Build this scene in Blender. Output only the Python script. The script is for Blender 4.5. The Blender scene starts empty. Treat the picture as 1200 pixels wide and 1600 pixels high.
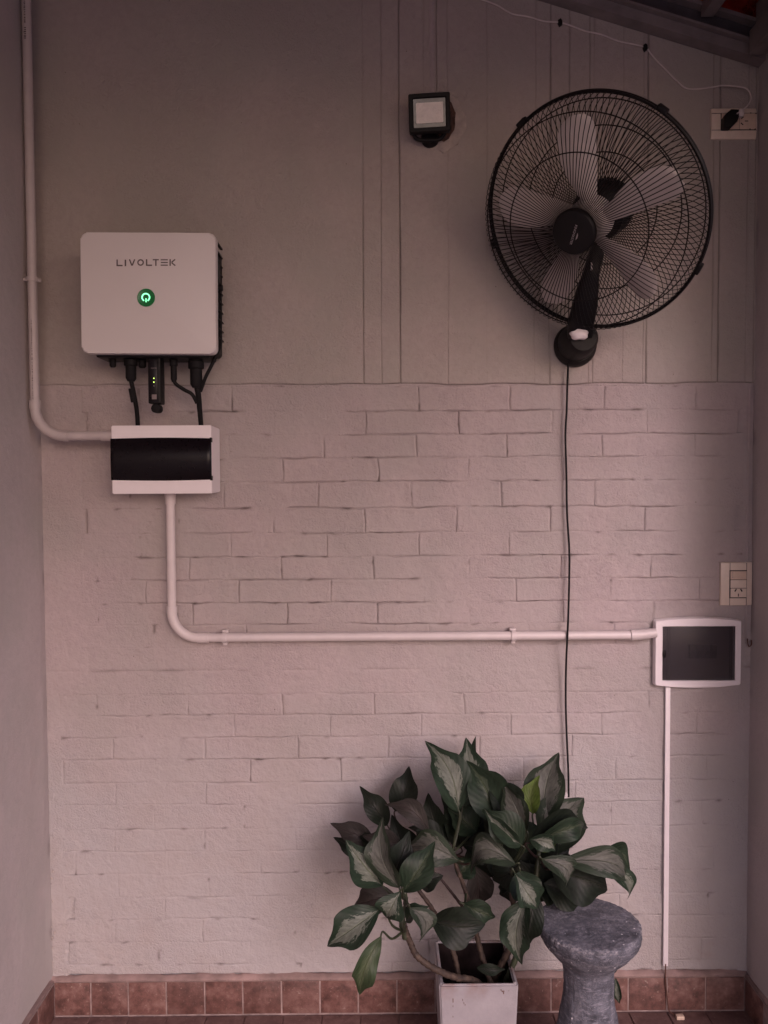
import bpy, bmesh, math, random
import numpy as np
from mathutils import Vector, Matrix
rnd = random.Random(7)
C = bpy.context.scene.collection
R = math.radians

# ------------------------------------------------------------------ camera, light, exposure
F, CX, CY = 1250.0, 600.0, 800.0          # focal length in photo pixels, picture centre
D = 2.33                                  # camera to back wall, metres
PITCH, YAW, ROLL = R(2.2), R(0.37), R(-0.28)
RM = Matrix.Rotation(-YAW, 3, 'Z') @ Matrix.Rotation(math.pi / 2 - PITCH, 3, 'X') @ Matrix.Rotation(ROLL, 3, 'Z')
def ray(px, py): return RM @ Vector(((px - CX) / F, -(py - CY) / F, -1.0))
_r = ray(600, 1578)
ZC = -_r.z / _r.y * D                     # so that the foot of the wall lies at z = 0
CAM = Vector((0, -D, ZC))
def at(px, py, d=0.0):                    # world point seen at photo pixel, d metres in front of the back wall
    r = ray(px, py); return CAM + r * ((D - d) / r.y)
cam = bpy.data.objects.new('camera', bpy.data.cameras.new('camera')); C.objects.link(cam)
cam.data.sensor_fit = 'VERTICAL'; cam.data.sensor_height = 32.0; cam.data.sensor_width = 24.0
cam.data.lens = F / 1600 * 32.0
cam.data.clip_start = 0.02; cam.data.clip_end = 500
cam.matrix_world = Matrix.Translation(CAM) @ RM.to_4x4()
sc = bpy.context.scene; sc.camera = cam
SUN = Vector((0.36, -0.84, 0.455)).normalized()
w = bpy.data.worlds.new('World'); sc.world = w; w.use_nodes = True
nt = w.node_tree; nt.nodes.clear()
sky = nt.nodes.new('ShaderNodeTexSky'); sky.sky_type = 'NISHITA'; sky.sun_disc = False
sky.sun_elevation = math.asin(SUN.z); sky.sun_rotation = math.atan2(SUN.x, SUN.y)
sky.dust_density = 3.0; sky.air_density = 1.0; sky.ozone_density = 1.0
bg = nt.nodes.new('ShaderNodeBackground'); bg.inputs[1].default_value = 0.14
ow = nt.nodes.new('ShaderNodeOutputWorld')
nt.links.new(sky.outputs[0], bg.inputs[0]); nt.links.new(bg.outputs[0], ow.inputs[0])
sl = bpy.data.lights.new('sun', 'SUN'); sl.energy = 0.70; sl.angle = R(18); sl.color = (1.0, 0.97, 1.0)
so = bpy.data.objects.new('sun', sl); C.objects.link(so)
so.rotation_euler = SUN.to_track_quat('Z', 'Y').to_euler(); so.location = (3, -4, 4)
vs = sc.view_settings
vs.view_transform = 'Standard'; vs.look = 'None'; vs.gamma = 1.0; vs.exposure = 0.30
vs.use_curve_mapping = False
vs.use_white_balance = True; vs.white_balance_temperature = 6450; vs.white_balance_tint = 34

# ------------------------------------------------------------------ materials
def newmat(name):
    m = bpy.data.materials.new(name); m.use_nodes = True
    t = m.node_tree; b = t.nodes['Principled BSDF']; return m, t, b
def N(t, kind, **kw):
    n = t.nodes.new(kind)
    for k, v in kw.items():
        if k.startswith('i_'):
            n.inputs[int(k[2:])].default_value = v
        else: setattr(n, k, v)
    return n
def noise(t, vec, scale, detail=4, rough=0.55):
    n = N(t, 'ShaderNodeTexNoise'); n.inputs['Scale'].default_value = scale
    n.inputs['Detail'].default_value = detail; n.inputs['Roughness'].default_value = rough
    if vec is not None: t.links.new(vec, n.inputs['Vector'])
    return n.outputs['Fac']
def ramp(t, fac, stops):
    r = N(t, 'ShaderNodeValToRGB'); e = r.color_ramp.elements
    while len(e) < len(stops): e.new(0.5)
    for i, (p, c) in enumerate(stops):
        e[i].position = p; e[i].color = (*c, 1) if len(c) == 3 else c
    t.links.new(fac, r.inputs[0]); return r.outputs[0]
def mix(t, fac, a, b, mode='MIX'):
    n = N(t, 'ShaderNodeMix', data_type='RGBA', blend_type=mode)
    for i, v in ((0, fac), (6, a), (7, b)):
        if isinstance(v, (int, float)): n.inputs[i].default_value = v
        elif isinstance(v, tuple): n.inputs[i].default_value = (*v, 1)
        else: t.links.new(v, n.inputs[i])
    return n.outputs[2]
def math_(t, op, a, b=0.0):
    n = N(t, 'ShaderNodeMath', operation=op)
    for i, v in ((0, a), (1, b)):
        if isinstance(v, (int, float)): n.inputs[i].default_value = v
        else: t.links.new(v, n.inputs[i])
    return n.outputs[0]
def geo_pos(t): return N(t, 'ShaderNodeNewGeometry').outputs['Position']
def bump(t, b, h, dist, strength=1.0):
    n = N(t, 'ShaderNodeBump'); n.inputs['Strength'].default_value = strength
    n.inputs['Distance'].default_value = dist
    t.links.new(h, n.inputs['Height']); t.links.new(n.outputs[0], b.inputs['Normal'])

def plain(name, col, rough=0.5, metal=0.0, var=0.08, scale=30, bd=0.0, spec=0.5, alpha=1.0, emit=None, es=0.0, coat=0.0):
    m, t, b = newmat(name)
    p = geo_pos(t)
    f = noise(t, p, scale, 5)
    lo = tuple(c * (1 - var) for c in col); hi = tuple(min(1, c * (1 + var)) for c in col)
    t.links.new(ramp(t, f, [(0.3, lo), (0.7, hi)]), b.inputs['Base Color'])
    r = math_(t, 'MULTIPLY_ADD', noise(t, p, scale * 3, 3), 0.25); t.nodes[-1].inputs[2].default_value = rough - 0.12
    n = [x for x in t.nodes if x.type == 'MATH'][-1]; n.inputs[2].default_value = max(0.02, rough - 0.12)
    t.links.new(n.outputs[0], b.inputs['Roughness'])
    b.inputs['Metallic'].default_value = metal
    b.inputs['Specular IOR Level'].default_value = spec
    b.inputs['Alpha'].default_value = alpha
    b.inputs['Coat Weight'].default_value = coat
    if emit: b.inputs['Emission Color'].default_value = (*emit, 1); b.inputs['Emission Strength'].default_value = es
    if bd: bump(t, b, noise(t, p, scale * 12, 4), bd)
    return m

def wall_mat(name, base, warm, pinkish, rough_bump=1.0):
    m, t, b = newmat(name); p = geo_pos(t)
    f1 = noise(t, p, 1.1, 3, 0.5); f2 = noise(t, p, 5.0, 5, 0.6); f3 = noise(t, p, 60, 4, 0.7)
    c = mix(t, ramp(t, f1, [(0.35, (0, 0, 0)), (0.65, (1, 1, 1))]), warm, pinkish)
    c = mix(t, 0.5, c, base)
    c = mix(t, ramp(t, f2, [(0.42, (0, 0, 0)), (0.75, (0.55, 0.55, 0.55))]), c, tuple(x * 0.86 for x in base))
    c = mix(t, ramp(t, f3, [(0.3, (0.22, 0.22, 0.22)), (0.6, (0, 0, 0))]), c, tuple(x * 0.6 for x in base))
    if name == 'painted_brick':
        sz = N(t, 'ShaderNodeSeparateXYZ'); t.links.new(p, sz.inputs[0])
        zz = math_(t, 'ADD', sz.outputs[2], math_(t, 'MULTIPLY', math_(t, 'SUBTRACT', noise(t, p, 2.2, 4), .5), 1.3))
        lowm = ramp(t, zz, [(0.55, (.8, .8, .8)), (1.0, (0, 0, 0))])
        c = mix(t, lowm, c, (0.385, 0.368, 0.372))  # lower wall greyer: cool skylight put into the paint colour
    bl = ramp(t, noise(t, p, 2.6, 7, 0.62), [(0.42, (0, 0, 0)), (0.60, (.8, .8, .8))])
    c = mix(t, bl, c, (base[0] * .88, base[1] * .93, base[2] * .90))
    # sparse specks and pinholes
    v = N(t, 'ShaderNodeTexVoronoi'); v.inputs['Scale'].default_value = 24; t.links.new(p, v.inputs['Vector'])
    sp = math_(t, 'LESS_THAN', v.outputs['Distance'], 0.035)
    sp2 = math_(t, 'MULTIPLY', sp, math_(t, 'GREATER_THAN', noise(t, p, 9, 2), 0.56))
    c = mix(t, math_(t, 'MULTIPLY', sp2, 0.75), c, (0.05, 0.035, 0.03))
    # grime along scratches and joints (painted per vertex: marks with a shape of their own)
    a = N(t, 'ShaderNodeAttribute', attribute_name='dirt')
    g = math_(t, 'MULTIPLY', a.outputs['Fac'], math_(t, 'MULTIPLY_ADD', f3, 0.9))
    g.node.inputs[1].links[0].from_node.inputs[2].default_value = 0.45
    g = math_(t, 'MINIMUM', g, 1.0)
    c = mix(t, g, c, (0.07, 0.045, 0.040))
    # spots of rusty efflorescence
    f4 = noise(t, p, 3.3, 6, 0.65)
    c = mix(t, ramp(t, f4, [(0.66, (0, 0, 0)), (0.78, (0.35, 0.35, 0.35))]), c, (0.36, 0.22, 0.17))
    t.links.new(c, b.inputs['Base Color'])
    b.inputs['Roughness'].default_value = 0.72; b.inputs['Specular IOR Level'].default_value = 0.35
    # orange peel in patches + trowel scale
    patch = ramp(t, noise(t, p, 4.0, 3), [(0.40, (0.12, 0.12, 0.12)), (0.62, (1, 1, 1))])
    peel = math_(t, 'MULTIPLY', noise(t, p, 190, 3, 0.6), patch)
    h = math_(t, 'ADD', math_(t, 'MULTIPLY', peel, 1.0), math_(t, 'MULTIPLY', noise(t, p, 38, 5, 0.6), 1.6))
    wv = noise(t, p, 16, 2, 0.5)
    cr = ramp(t, math_(t, 'ABSOLUTE', math_(t, 'SUBTRACT', wv, 0.5)), [(0.0, (0, 0, 0)), (0.012, (1, 1, 1))])
    crm = math_(t, 'MULTIPLY', math_(t, 'SUBTRACT', 1.0, cr), math_(t, 'GREATER_THAN', noise(t, p, 7, 3), 0.60))
    h = math_(t, 'SUBTRACT', h, math_(t, 'MULTIPLY', crm, 0.16))
    bump(t, b, h, 0.0034 * rough_bump, 1.0)
    return m

M = {}
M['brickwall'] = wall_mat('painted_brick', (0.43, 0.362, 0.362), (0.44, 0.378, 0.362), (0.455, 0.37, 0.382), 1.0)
M['plaster'] = wall_mat('painted_plaster', (0.41, 0.355, 0.335), (0.41, 0.36, 0.33), (0.42, 0.35, 0.34), 0.85)
M['sidewall'] = wall_mat('painted_side_wall', (0.47, 0.41, 0.41), (0.46, 0.405, 0.40), (0.49, 0.43, 0.435), 0.35)
M['chip'] = plain('raw_brick_hole', (0.10, 0.055, 0.045), 0.95, var=0.5, scale=60, bd=0.003)
M['patch'] = plain('patch_plaster', (0.425, 0.365, 0.34), 0.85, var=0.2, scale=40, bd=0.002)
M['grout'] = plain('grout', (0.29, 0.215, 0.20), 0.9, var=0.3, scale=40, bd=0.001)
M['mortar_cap'] = plain('reddish_mortar', (0.27, 0.185, 0.17), 0.9, var=0.35, scale=14, bd=0.002)
M['pvc'] = plain('grey_white_pvc', (0.62, 0.55, 0.55), 0.38, var=0.05, scale=20)
M['pvc_dark'] = plain('aged_pvc', (0.47, 0.41, 0.41), 0.45, var=0.07, scale=20)
M['white'] = plain('white_plastic', (0.80, 0.74, 0.76), 0.35, var=0.02, scale=20)
M['cover'] = plain('satin_white_cover', (0.66, 0.61, 0.605), 0.42, var=0.015, scale=8)
M['ivory'] = plain('ivory_plastic', (0.74, 0.62, 0.52), 0.4, var=0.05, scale=60)
M['ivory2'] = plain('ivory_plastic_yellowed', (0.68, 0.52, 0.41), 0.4, var=0.05, scale=60)
M['black'] = plain('black_plastic', (0.008, 0.007, 0.008), 0.5, var=0.15, scale=40, spec=0.22)
M['blackmatte'] = plain('black_rubber', (0.008, 0.007, 0.008), 0.65, var=0.2, scale=40, spec=0.2)
M['wire'] = plain('black_coated_wire', (0.007, 0.005, 0.006), 0.5, var=0.1, spec=0.25)
M['smoke'] = plain('smoked_lid', (0.006, 0.004, 0.006), 0.30, var=0.1, spec=0.25)
M['smokepane'] = plain('smoky_pane', (0.045, 0.038, 0.047), 0.34, var=0.05, alpha=0.5, spec=0.35)
M['cavity'] = plain('dark_slot', (0.02, 0.013, 0.012), 0.8)
M['print'] = plain('dark_print', (0.10, 0.075, 0.075), 0.6)
M['fadedprint'] = plain('faded_print', (0.20, 0.16, 0.16), 0.6)
M['logo_grey'] = plain('grey_badge_print', (0.30, 0.27, 0.28), 0.5)
M['ledoff'] = plain('led_unlit', (0.55, 0.55, 0.5), 0.4)
M['led'] = plain('led_lit', (0.5, 0.9, 0.2), 0.4, emit=(0.55, 1.0, 0.15), es=1.6)
M['green_disc'] = plain('green_button_lens', (0.001, 0.016, 0.005), 0.25, emit=(0.0, 0.22, 0.045), es=0.22)
M['green_glow'] = plain('green_lit_symbol', (0.2, 0.9, 0.5), 0.3, emit=(0.16, 1.0, 0.42), es=1.5)
M['blade'] = plain('smoky_blade_plastic', (0.56, 0.50, 0.48), 0.35, var=0.04, alpha=0.86)
M['lampglass'] = plain('lamp_glass', (0.055, 0.05, 0.055), 0.12, var=0.1, spec=0.6)
M['reflector'] = plain('lamp_reflector', (0.72, 0.66, 0.62), 0.28, var=0.10, scale=50)
M['cable_white'] = plain('white_cable', (0.62, 0.55, 0.54), 0.45)
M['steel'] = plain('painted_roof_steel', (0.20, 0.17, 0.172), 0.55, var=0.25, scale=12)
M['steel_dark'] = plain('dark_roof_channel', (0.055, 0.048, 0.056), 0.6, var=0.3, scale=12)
M['rooftile'] = plain('terracotta_roof_panel', (0.42, 0.06, 0.030), 0.8, var=0.35, scale=8, bd=0.002)
M['rust'] = plain('rusty_iron', (0.12, 0.05, 0.035), 0.8, var=0.3)
M['soil'] = plain('dark_soil', (0.012, 0.008, 0.008), 0.95, var=0.5, scale=80, bd=0.006)
M['ground'] = plain('concrete_ground', (0.42, 0.37, 0.35), 0.9, var=0.15, scale=2)
M['clear'] = plain('crumpled_clear_tape', (0.66, 0.62, 0.64), 0.2, var=0.3, scale=150, bd=0.002)
M['breaker'] = plain('breaker_grey', (0.03, 0.025, 0.028), 0.5)

def tile_mat(name, c1, c2, c3):
    m, t, b = newmat(name); p = geo_pos(t)
    oi = N(t, 'ShaderNodeObjectInfo').outputs['Random']
    off = N(t, 'ShaderNodeVectorMath', operation='ADD')
    cmb = N(t, 'ShaderNodeCombineXYZ'); k = math_(t, 'MULTIPLY', oi, 37.0)
    for i in range(3): t.links.new(k, cmb.inputs[i])
    t.links.new(p, off.inputs[0]); t.links.new(cmb.outputs[0], off.inputs[1])
    f = noise(t, off.outputs[0], 26, 7, 0.68); f2 = noise(t, off.outputs[0], 90, 5, 0.7)
    c = ramp(t, f, [(0.34, c1), (0.5, c2), (0.70, c3)])
    c = mix(t, math_(t, 'MULTIPLY', oi, 0.40), c, c1)
    c = mix(t, ramp(t, f2, [(0.60, (0, 0, 0)), (0.74, (0.7, 0.7, 0.7))]), c, (0.42, 0.31, 0.27))
    t.links.new(c, b.inputs['Base Color']); b.inputs['Roughness'].default_value = 0.55
    bump(t, b, f2, 0.0012); return m
M['tile'] = tile_mat('red_clay_tile', (0.075, 0.035, 0.030), (0.165, 0.077, 0.064), (0.27, 0.155, 0.135))
M['floortile'] = tile_mat('worn_floor_tile', (0.10, 0.055, 0.052), (0.16, 0.090, 0.082), (0.24, 0.15, 0.135))

def floor_field_mat():
    m, t, b = newmat('tiled_floor'); p = geo_pos(t)
    br = N(t, 'ShaderNodeTexBrick'); br.offset = 0.0; t.links.new(p, br.inputs['Vector'])
    br.inputs['Scale'].default_value = 1.0; br.inputs['Brick Width'].default_value = 0.112
    br.inputs['Row Height'].default_value = 0.112; br.inputs['Mortar Size'].default_value = 0.003
    br.inputs['Color1'].default_value = (0.13, 0.07, 0.065, 1); br.inputs['Color2'].default_value = (0.18, 0.10, 0.09, 1)
    br.inputs['Mortar'].default_value = (0.3, 0.22, 0.2, 1)
    c = mix(t, math_(t, 'MULTIPLY', noise(t, p, 20, 6), 0.5), br.outputs[0], (0.2, 0.13, 0.12))
    t.links.new(c, b.inputs['Base Color']); b.inputs['Roughness'].default_value = 0.55
    return m
M['floor'] = floor_field_mat()

def stool_mat():
    m, t, b = newmat('painted_concrete_grey_blue'); p = geo_pos(t)
    f = noise(t, p, 22, 8, 0.7); f2 = noise(t, p, 190, 4, 0.7); f3 = noise(t, p, 9, 3)
    c = ramp(t, f, [(0.32, (0.045, 0.047, 0.060)), (0.52, (0.105, 0.108, 0.135)), (0.72, (0.20, 0.20, 0.235))])
    c = mix(t, ramp(t, f2, [(0.60, (0, 0, 0)), (0.70, (0.75, 0.75, 0.75))]), c, (0.32, 0.31, 0.33))
    mp = N(t, 'ShaderNodeMapping'); mp.inputs['Scale'].default_value = (40, 40, 150); t.links.new(p, mp.inputs[0])
    f4 = noise(t, mp.outputs[0], 1.0, 4, 0.7)
    c = mix(t, ramp(t, f4, [(0.52, (0, 0, 0)), (0.66, (0.8, 0.8, 0.8))]), c, (0.26, 0.255, 0.30))
    a = N(t, 'ShaderNodeAttribute', attribute_name='dirt')     # chalky wear on the rim edge
    e = math_(t, 'MULTIPLY', a.outputs['Fac'], math_(t, 'MULTIPLY', ramp(t, noise(t, p, 120, 4, 0.7), [(0.46, (0, 0, 0)), (0.62, (1, 1, 1))]), ramp(t, noise(t, p, 11, 3), [(0.42, (0.1, 0.1, 0.1)), (0.6, (1, 1, 1))])))
    c = mix(t, e, c, (0.48, 0.45, 0.47))
    v = N(t, 'ShaderNodeTexVoronoi'); v.inputs['Scale'].default_value = 42; t.links.new(p, v.inputs['Vector'])
    sp = math_(t, 'MULTIPLY', math_(t, 'LESS_THAN', v.outputs['Distance'], 0.10), math_(t, 'GREATER_THAN', noise(t, p, 30, 2), 0.48))
    c = mix(t, sp, c, (0.66, 0.64, 0.68))
    t.links.new(c, b.inputs['Base Color']); b.inputs['Roughness'].default_value = 0.75
    bump(t, b, math_(t, 'ADD', f2, math_(t, 'ADD', f4, math_(t, 'MULTIPLY', f, 1.5))), 0.0035); return m
M['stool'] = stool_mat()

def pot_mat():
    m, t, b = newmat('weathered_white_paint'); p = geo_pos(t)
    f = noise(t, p, 18, 6, 0.65)
    c = ramp(t, f, [(0.3, (0.27, 0.252, 0.268)), (0.7, (0.335, 0.312, 0.33))])
    f2 = noise(t, p, 70, 5, 0.7)
    c = mix(t, ramp(t, f2, [(0.68, (0, 0, 0)), (0.74, (0.8, 0.8, 0.8))]), c, (0.16, 0.09, 0.08))
    a = N(t, 'ShaderNodeAttribute', attribute_name='dirt')
    c = mix(t, math_(t, 'MULTIPLY', a.outputs['Fac'], ramp(t, noise(t, p, 50, 4), [(0.3, (0.3, 0.3, 0.3)), (0.6, (1, 1, 1))])), c, (0.20, 0.12, 0.10))
    t.links.new(c, b.inputs['Base Color']); b.inputs['Roughness'].default_value = 0.6
    bump(t, b, f2, 0.001); return m
M['pot'] = pot_mat()
M['potin'] = plain('dark_pot_inside', (0.014, 0.009, 0.009), 0.95, var=0.5, scale=30, spec=0.1)  # inner faces of the pot, near black against the pale outside

def stem_mat():
    m, t, b = newmat('ringed_cane'); p = geo_pos(t)
    f = noise(t, p, 60, 4)
    c = ramp(t, f, [(0.35, (0.022, 0.013, 0.010)), (0.6, (0.065, 0.042, 0.030)), (0.8, (0.15, 0.11, 0.085))])
    t.links.new(c, b.inputs['Base Color']); b.inputs['Roughness'].default_value = 0.7
    bump(t, b, f, 0.003); return m
M['cane'] = stem_mat()
M['petiole'] = plain('green_petiole', (0.028, 0.036, 0.018), 0.5, var=0.3, scale=60)
M['reddish_petiole'] = plain('reddish_petiole', (0.035, 0.018, 0.016), 0.5, var=0.3, scale=60)

def leaf_mat(name, edge, centre, width, rib, jag=0.6, sub=0.05):
    m, t, b = newmat(name)
    uv = N(t, 'ShaderNodeUVMap').outputs[0]
    sx = N(t, 'ShaderNodeSeparateXYZ'); t.links.new(uv, sx.inputs[0])
    oi = N(t, 'ShaderNodeObjectInfo').outputs['Random']
    u = math_(t, 'ABSOLUTE', math_(t, 'SUBTRACT', sx.outputs[0], 0.5))      # 0 at midrib, .5 at the margin
    # feathered fringe that follows the side veins
    cm = N(t, 'ShaderNodeCombineXYZ')
    vv = math_(t, 'SUBTRACT', math_(t, 'MULTIPLY', sx.outputs[1], 9.0), math_(t, 'MULTIPLY', u, 7.0))
    t.links.new(math_(t, 'MULTIPLY', sx.outputs[0], 7.0), cm.inputs[0]); t.links.new(vv, cm.inputs[1]); t.links.new(math_(t, 'MULTIPLY', oi, 60.0), cm.inputs[2])
    nz = noise(t, cm.outputs[0], 0.9, 5, 0.75)
    edgev = math_(t, 'ADD', u, math_(t, 'MULTIPLY', math_(t, 'SUBTRACT', nz, 0.5), jag))
    prof = math_(t, 'MULTIPLY', math_(t, 'SINE', math_(t, 'MULTIPLY', sx.outputs[1], 3.0)), width)
    f = math_(t, 'SUBTRACT', edgev, prof)
    mask = ramp(t, math_(t, 'ADD', f, 0.5), [(0.485, (1, 1, 1)), (0.515, (0, 0, 0))])
    c0 = ramp(t, noise(t, cm.outputs[0], 1.0, 4), [(0.3, tuple(x * 0.65 for x in edge)), (0.7, tuple(x * 1.3 for x in edge))])
    c1 = ramp(t, noise(t, cm.outputs[0], 1.3, 6, 0.7), [(0.35, tuple(x * 0.5 for x in centre)), (0.7, centre)])
    c = mix(t, mask, c0, c1)
    ribm = ramp(t, u, [(0.0, (1, 1, 1)), (0.022, (0, 0, 0))])
    c = mix(t, math_(t, 'MULTIPLY', ribm, 0.8), c, rib)
    wv = N(t, 'ShaderNodeTexWave'); wv.wave_type = 'BANDS'; wv.bands_direction = 'Y'
    wv.inputs['Scale'].default_value = 0.30; wv.inputs['Distortion'].default_value = 1.2; t.links.new(cm.outputs[0], wv.inputs['Vector'])
    c = mix(t, math_(t, 'MULTIPLY', wv.outputs['Fac'], 0.03), c, tuple(min(1, x * 1.8) for x in edge))
    t.links.new(c, b.inputs['Base Color'])
    b.inputs['Roughness'].default_value = 0.48; b.inputs['Specular IOR Level'].default_value = 0.20
    bump(t, b, math_(t, 'ADD', math_(t, 'MULTIPLY', wv.outputs['Fac'], .18), math_(t, 'MULTIPLY', ribm, -1.0)), 0.0016)
    return m
LM = {
    'G': leaf_mat('leaf_green', (0.016, 0.029, 0.017), (0.055, 0.075, 0.048), 0.10, (0.07, 0.095, 0.05)),
    'S': leaf_mat('leaf_silver_centre', (0.016, 0.030, 0.018), (0.175, 0.195, 0.16), 0.24, (0.12, 0.145, 0.09), 0.75),
    'M': leaf_mat('leaf_mostly_silver', (0.022, 0.033, 0.021), (0.12, 0.125, 0.108), 0.32, (0.075, 0.085, 0.06), 0.65),
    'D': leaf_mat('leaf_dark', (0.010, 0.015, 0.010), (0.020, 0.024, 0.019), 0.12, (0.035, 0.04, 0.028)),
    'R': leaf_mat('leaf_shaded_reddish', (0.032, 0.028, 0.025), (0.055, 0.046, 0.042), 0.16, (0.07, 0.052, 0.05)),  # dark reddish copy for leaves in shade, the shade put into its colour
    'H': leaf_mat('leaf_bright_green', (0.035, 0.055, 0.026), (0.085, 0.11, 0.06), 0.18, (0.09, 0.12, 0.05), 0.7),
    'Y': leaf_mat('leaf_young_lime', (0.07, 0.11, 0.022), (0.10, 0.14, 0.04), 0.15, (0.14, 0.19, 0.06)),
}

# ------------------------------------------------------------------ object helpers
def setp(o, label=None, cat=None, group=None, kind=None):
    if label: o['label'] = label
    if cat: o['category'] = cat
    if group: o['group'] = group
    if kind: o['kind'] = kind
    return o
def thing(name, loc, label, cat, group=None, kind=None):
    o = bpy.data.objects.new(name, None); C.objects.link(o); o.location = loc
    o.empty_display_size = 0.05
    return setp(o, label, cat, group, kind)
def world_off(parent):
    v = Vector((0, 0, 0))
    while parent is not None: v += parent.location; parent = parent.parent
    return v
def link(name, me, mat, parent=None, smooth=True, **kw):
    """me is built in world coordinates; stored relative to its parent"""
    off = world_off(parent)
    if off.length > 0: me.transform(Matrix.Translation(-off))
    for mm in (mat if isinstance(mat, (list, tuple)) else [mat]): me.materials.append(mm)
    if smooth:
        me.polygons.foreach_set('use_smooth', [True] * len(me.polygons))
        if smooth == 'auto':
            bmx = bmesh.new(); bmx.from_mesh(me)
            for e in bmx.edges:
                if len(e.link_faces) == 2 and e.calc_face_angle(0) > R(38): e.smooth = False
            bmx.to_mesh(me); bmx.free()
    o = bpy.data.objects.new(name, me); C.objects.link(o)
    if parent is not None: o.parent = parent
    setp(o, **kw); return o
def from_bm(bm, name='m'):
    bmesh.ops.recalc_face_normals(bm, faces=bm.faces)
    me = bpy.data.meshes.new(name); bm.to_mesh(me); bm.free(); return me
def bm_box(bm, x0, x1, y0, y1, z0, z1, bev=0.0, seg=2, mtx=None):
    g = bmesh.ops.create_cube(bm, size=1.0)
    vsx = g['verts']
    for v in vsx: v.co = Vector((x0 + (v.co.x + .5) * (x1 - x0), y0 + (v.co.y + .5) * (y1 - y0), z0 + (v.co.z + .5) * (z1 - z0)))
    if bev > 0:
        es = list({e for v in vsx for e in v.link_edges})
        r = bmesh.ops.bevel(bm, geom=es, offset=bev, segments=seg, affect='EDGES', profile=0.5)
        vsx = list({v for f in r['faces'] for v in f.verts} | {v for v in vsx if v.is_valid})
    if mtx is not None:
        for v in vsx:
            if v.is_valid: v.co = mtx @ v.co
    return vsx
def box(name, x0, x1, y0, y1, z0, z1, mat, parent=None, bev=0.0, seg=2, mtx=None, **kw):
    bm = bmesh.new(); bm_box(bm, x0, x1, y0, y1, z0, z1, bev, seg, mtx)
    return link(name, from_bm(bm), mat, parent, smooth='auto' if bev else False, **kw)
def rpoly(x0, x1, z0, z1, r, n=6, bulge=0.0):
    pts = []
    for cx, cz, a0 in ((x1 - r, z1 - r, 0), (x0 + r, z1 - r, 90), (x0 + r, z0 + r, 180), (x1 - r, z0 + r, 270)):
        for i in range(n + 1):
            a = R(a0 + 90 * i / n); pts.append((cx + r * math.cos(a), cz + r * math.sin(a)))
    if bulge:
        out = []; cx, h = (x0 + x1) / 2, (x1 - x0) / 2
        # add points along top and bottom so that they can arch
        k = n + 1
        top = [(x1 - r + (x0 - x1 + 2 * r) * j / 12, z1) for j in range(1, 12)]
        bot = [(x0 + r + (x1 - x0 - 2 * r) * j / 12, z0) for j in range(1, 12)]
        pts = pts[:k] + top + pts[k:3 * k] + bot + pts[3 * k:]
        for x, z in pts:
            s = 1 - ((x - cx) / h) ** 2
            out.append((x, z + bulge * s * (1 if z > (z0 + z1) / 2 else -1)))
        pts = out
    return pts
def bm_prism(bm, pts, ya, yb, bev=0.0, seg=2, mtx=None):
    """pts outline in x,z; from y=ya (front, nearer the camera) to yb (back); front edge rounded"""
    f = [bm.verts.new((x, ya, z)) for x, z in pts]; b = [bm.verts.new((x, yb, z)) for x, z in pts]
    ff = bm.faces.new(f); bm.faces.new(b[::-1]); n = len(pts)
    for i in range(n): bm.faces.new((f[i], b[i], b[(i + 1) % n], f[(i + 1) % n]))
    new = f + b
    if bev > 0:
        r = bmesh.ops.bevel(bm, geom=list(ff.edges), offset=bev, segments=seg, affect='EDGES', profile=0.5)
        new = list({v for fc in r['faces'] for v in fc.verts} | {v for v in new if v.is_valid})
    if mtx is not None:
        for v in new:
            if v.is_valid: v.co = mtx @ v.co
def prism(name, pts, ya, yb, mat, parent=None, bev=0.0, seg=2, mtx=None, **kw):
    bm = bmesh.new(); bm_prism(bm, pts, ya, yb, bev, seg, mtx)
    return link(name, from_bm(bm), mat, parent, smooth='auto', **kw)
def catmull(P, k=6):
    P = [Vector(p) for p in P]
    if len(P) < 3: return P
    Q = [2 * P[0] - P[1]] + P + [2 * P[-1] - P[-2]]; out = []
    for i in range(1, len(Q) - 2):
        a, b, c, d = Q[i - 1:i + 3]
        for j in range(k):
            t = j / k
            out.append(0.5 * ((2 * b) + (c - a) * t + (2 * a - 5 * b + 4 * c - d) * t * t + (3 * b - a - 3 * c + d) * t ** 3))
    return out + [P[-1]]
def bm_tube(bm, pts, rad, seg=10, caps=True, k=6, smooth=True, mi=0):
    P = catmull(pts, k) if smooth else [Vector(p) for p in pts]
    n = len(P); rr = rad if callable(rad) else (lambda t: rad)
    up = None; rings = []
    for i, p in enumerate(P):
        t = (P[min(i + 1, n - 1)] - P[max(i - 1, 0)]).normalized()
        if up is None: up = t.orthogonal().normalized()
        up = (up - t * up.dot(t)).normalized(); s = t.cross(up)
        r = rr(i / (n - 1))
        rings.append([bm.verts.new(p + (up * math.cos(a) + s * math.sin(a)) * r) for a in [2 * math.pi * j / seg for j in range(seg)]])
    for a, b in zip(rings, rings[1:]):
        for j in range(seg): bm.faces.new((a[j], a[(j + 1) % seg], b[(j + 1) % seg], b[j])).material_index = mi
    if caps: bm.faces.new(rings[0][::-1]).material_index = mi; bm.faces.new(rings[-1]).material_index = mi
def tube(name, pts, rad, mat, parent=None, seg=10, k=6, smooth=True, **kw):
    bm = bmesh.new(); bm_tube(bm, pts, rad, seg, True, k, smooth)
    return link(name, from_bm(bm), mat, parent, smooth='auto', **kw)
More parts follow.
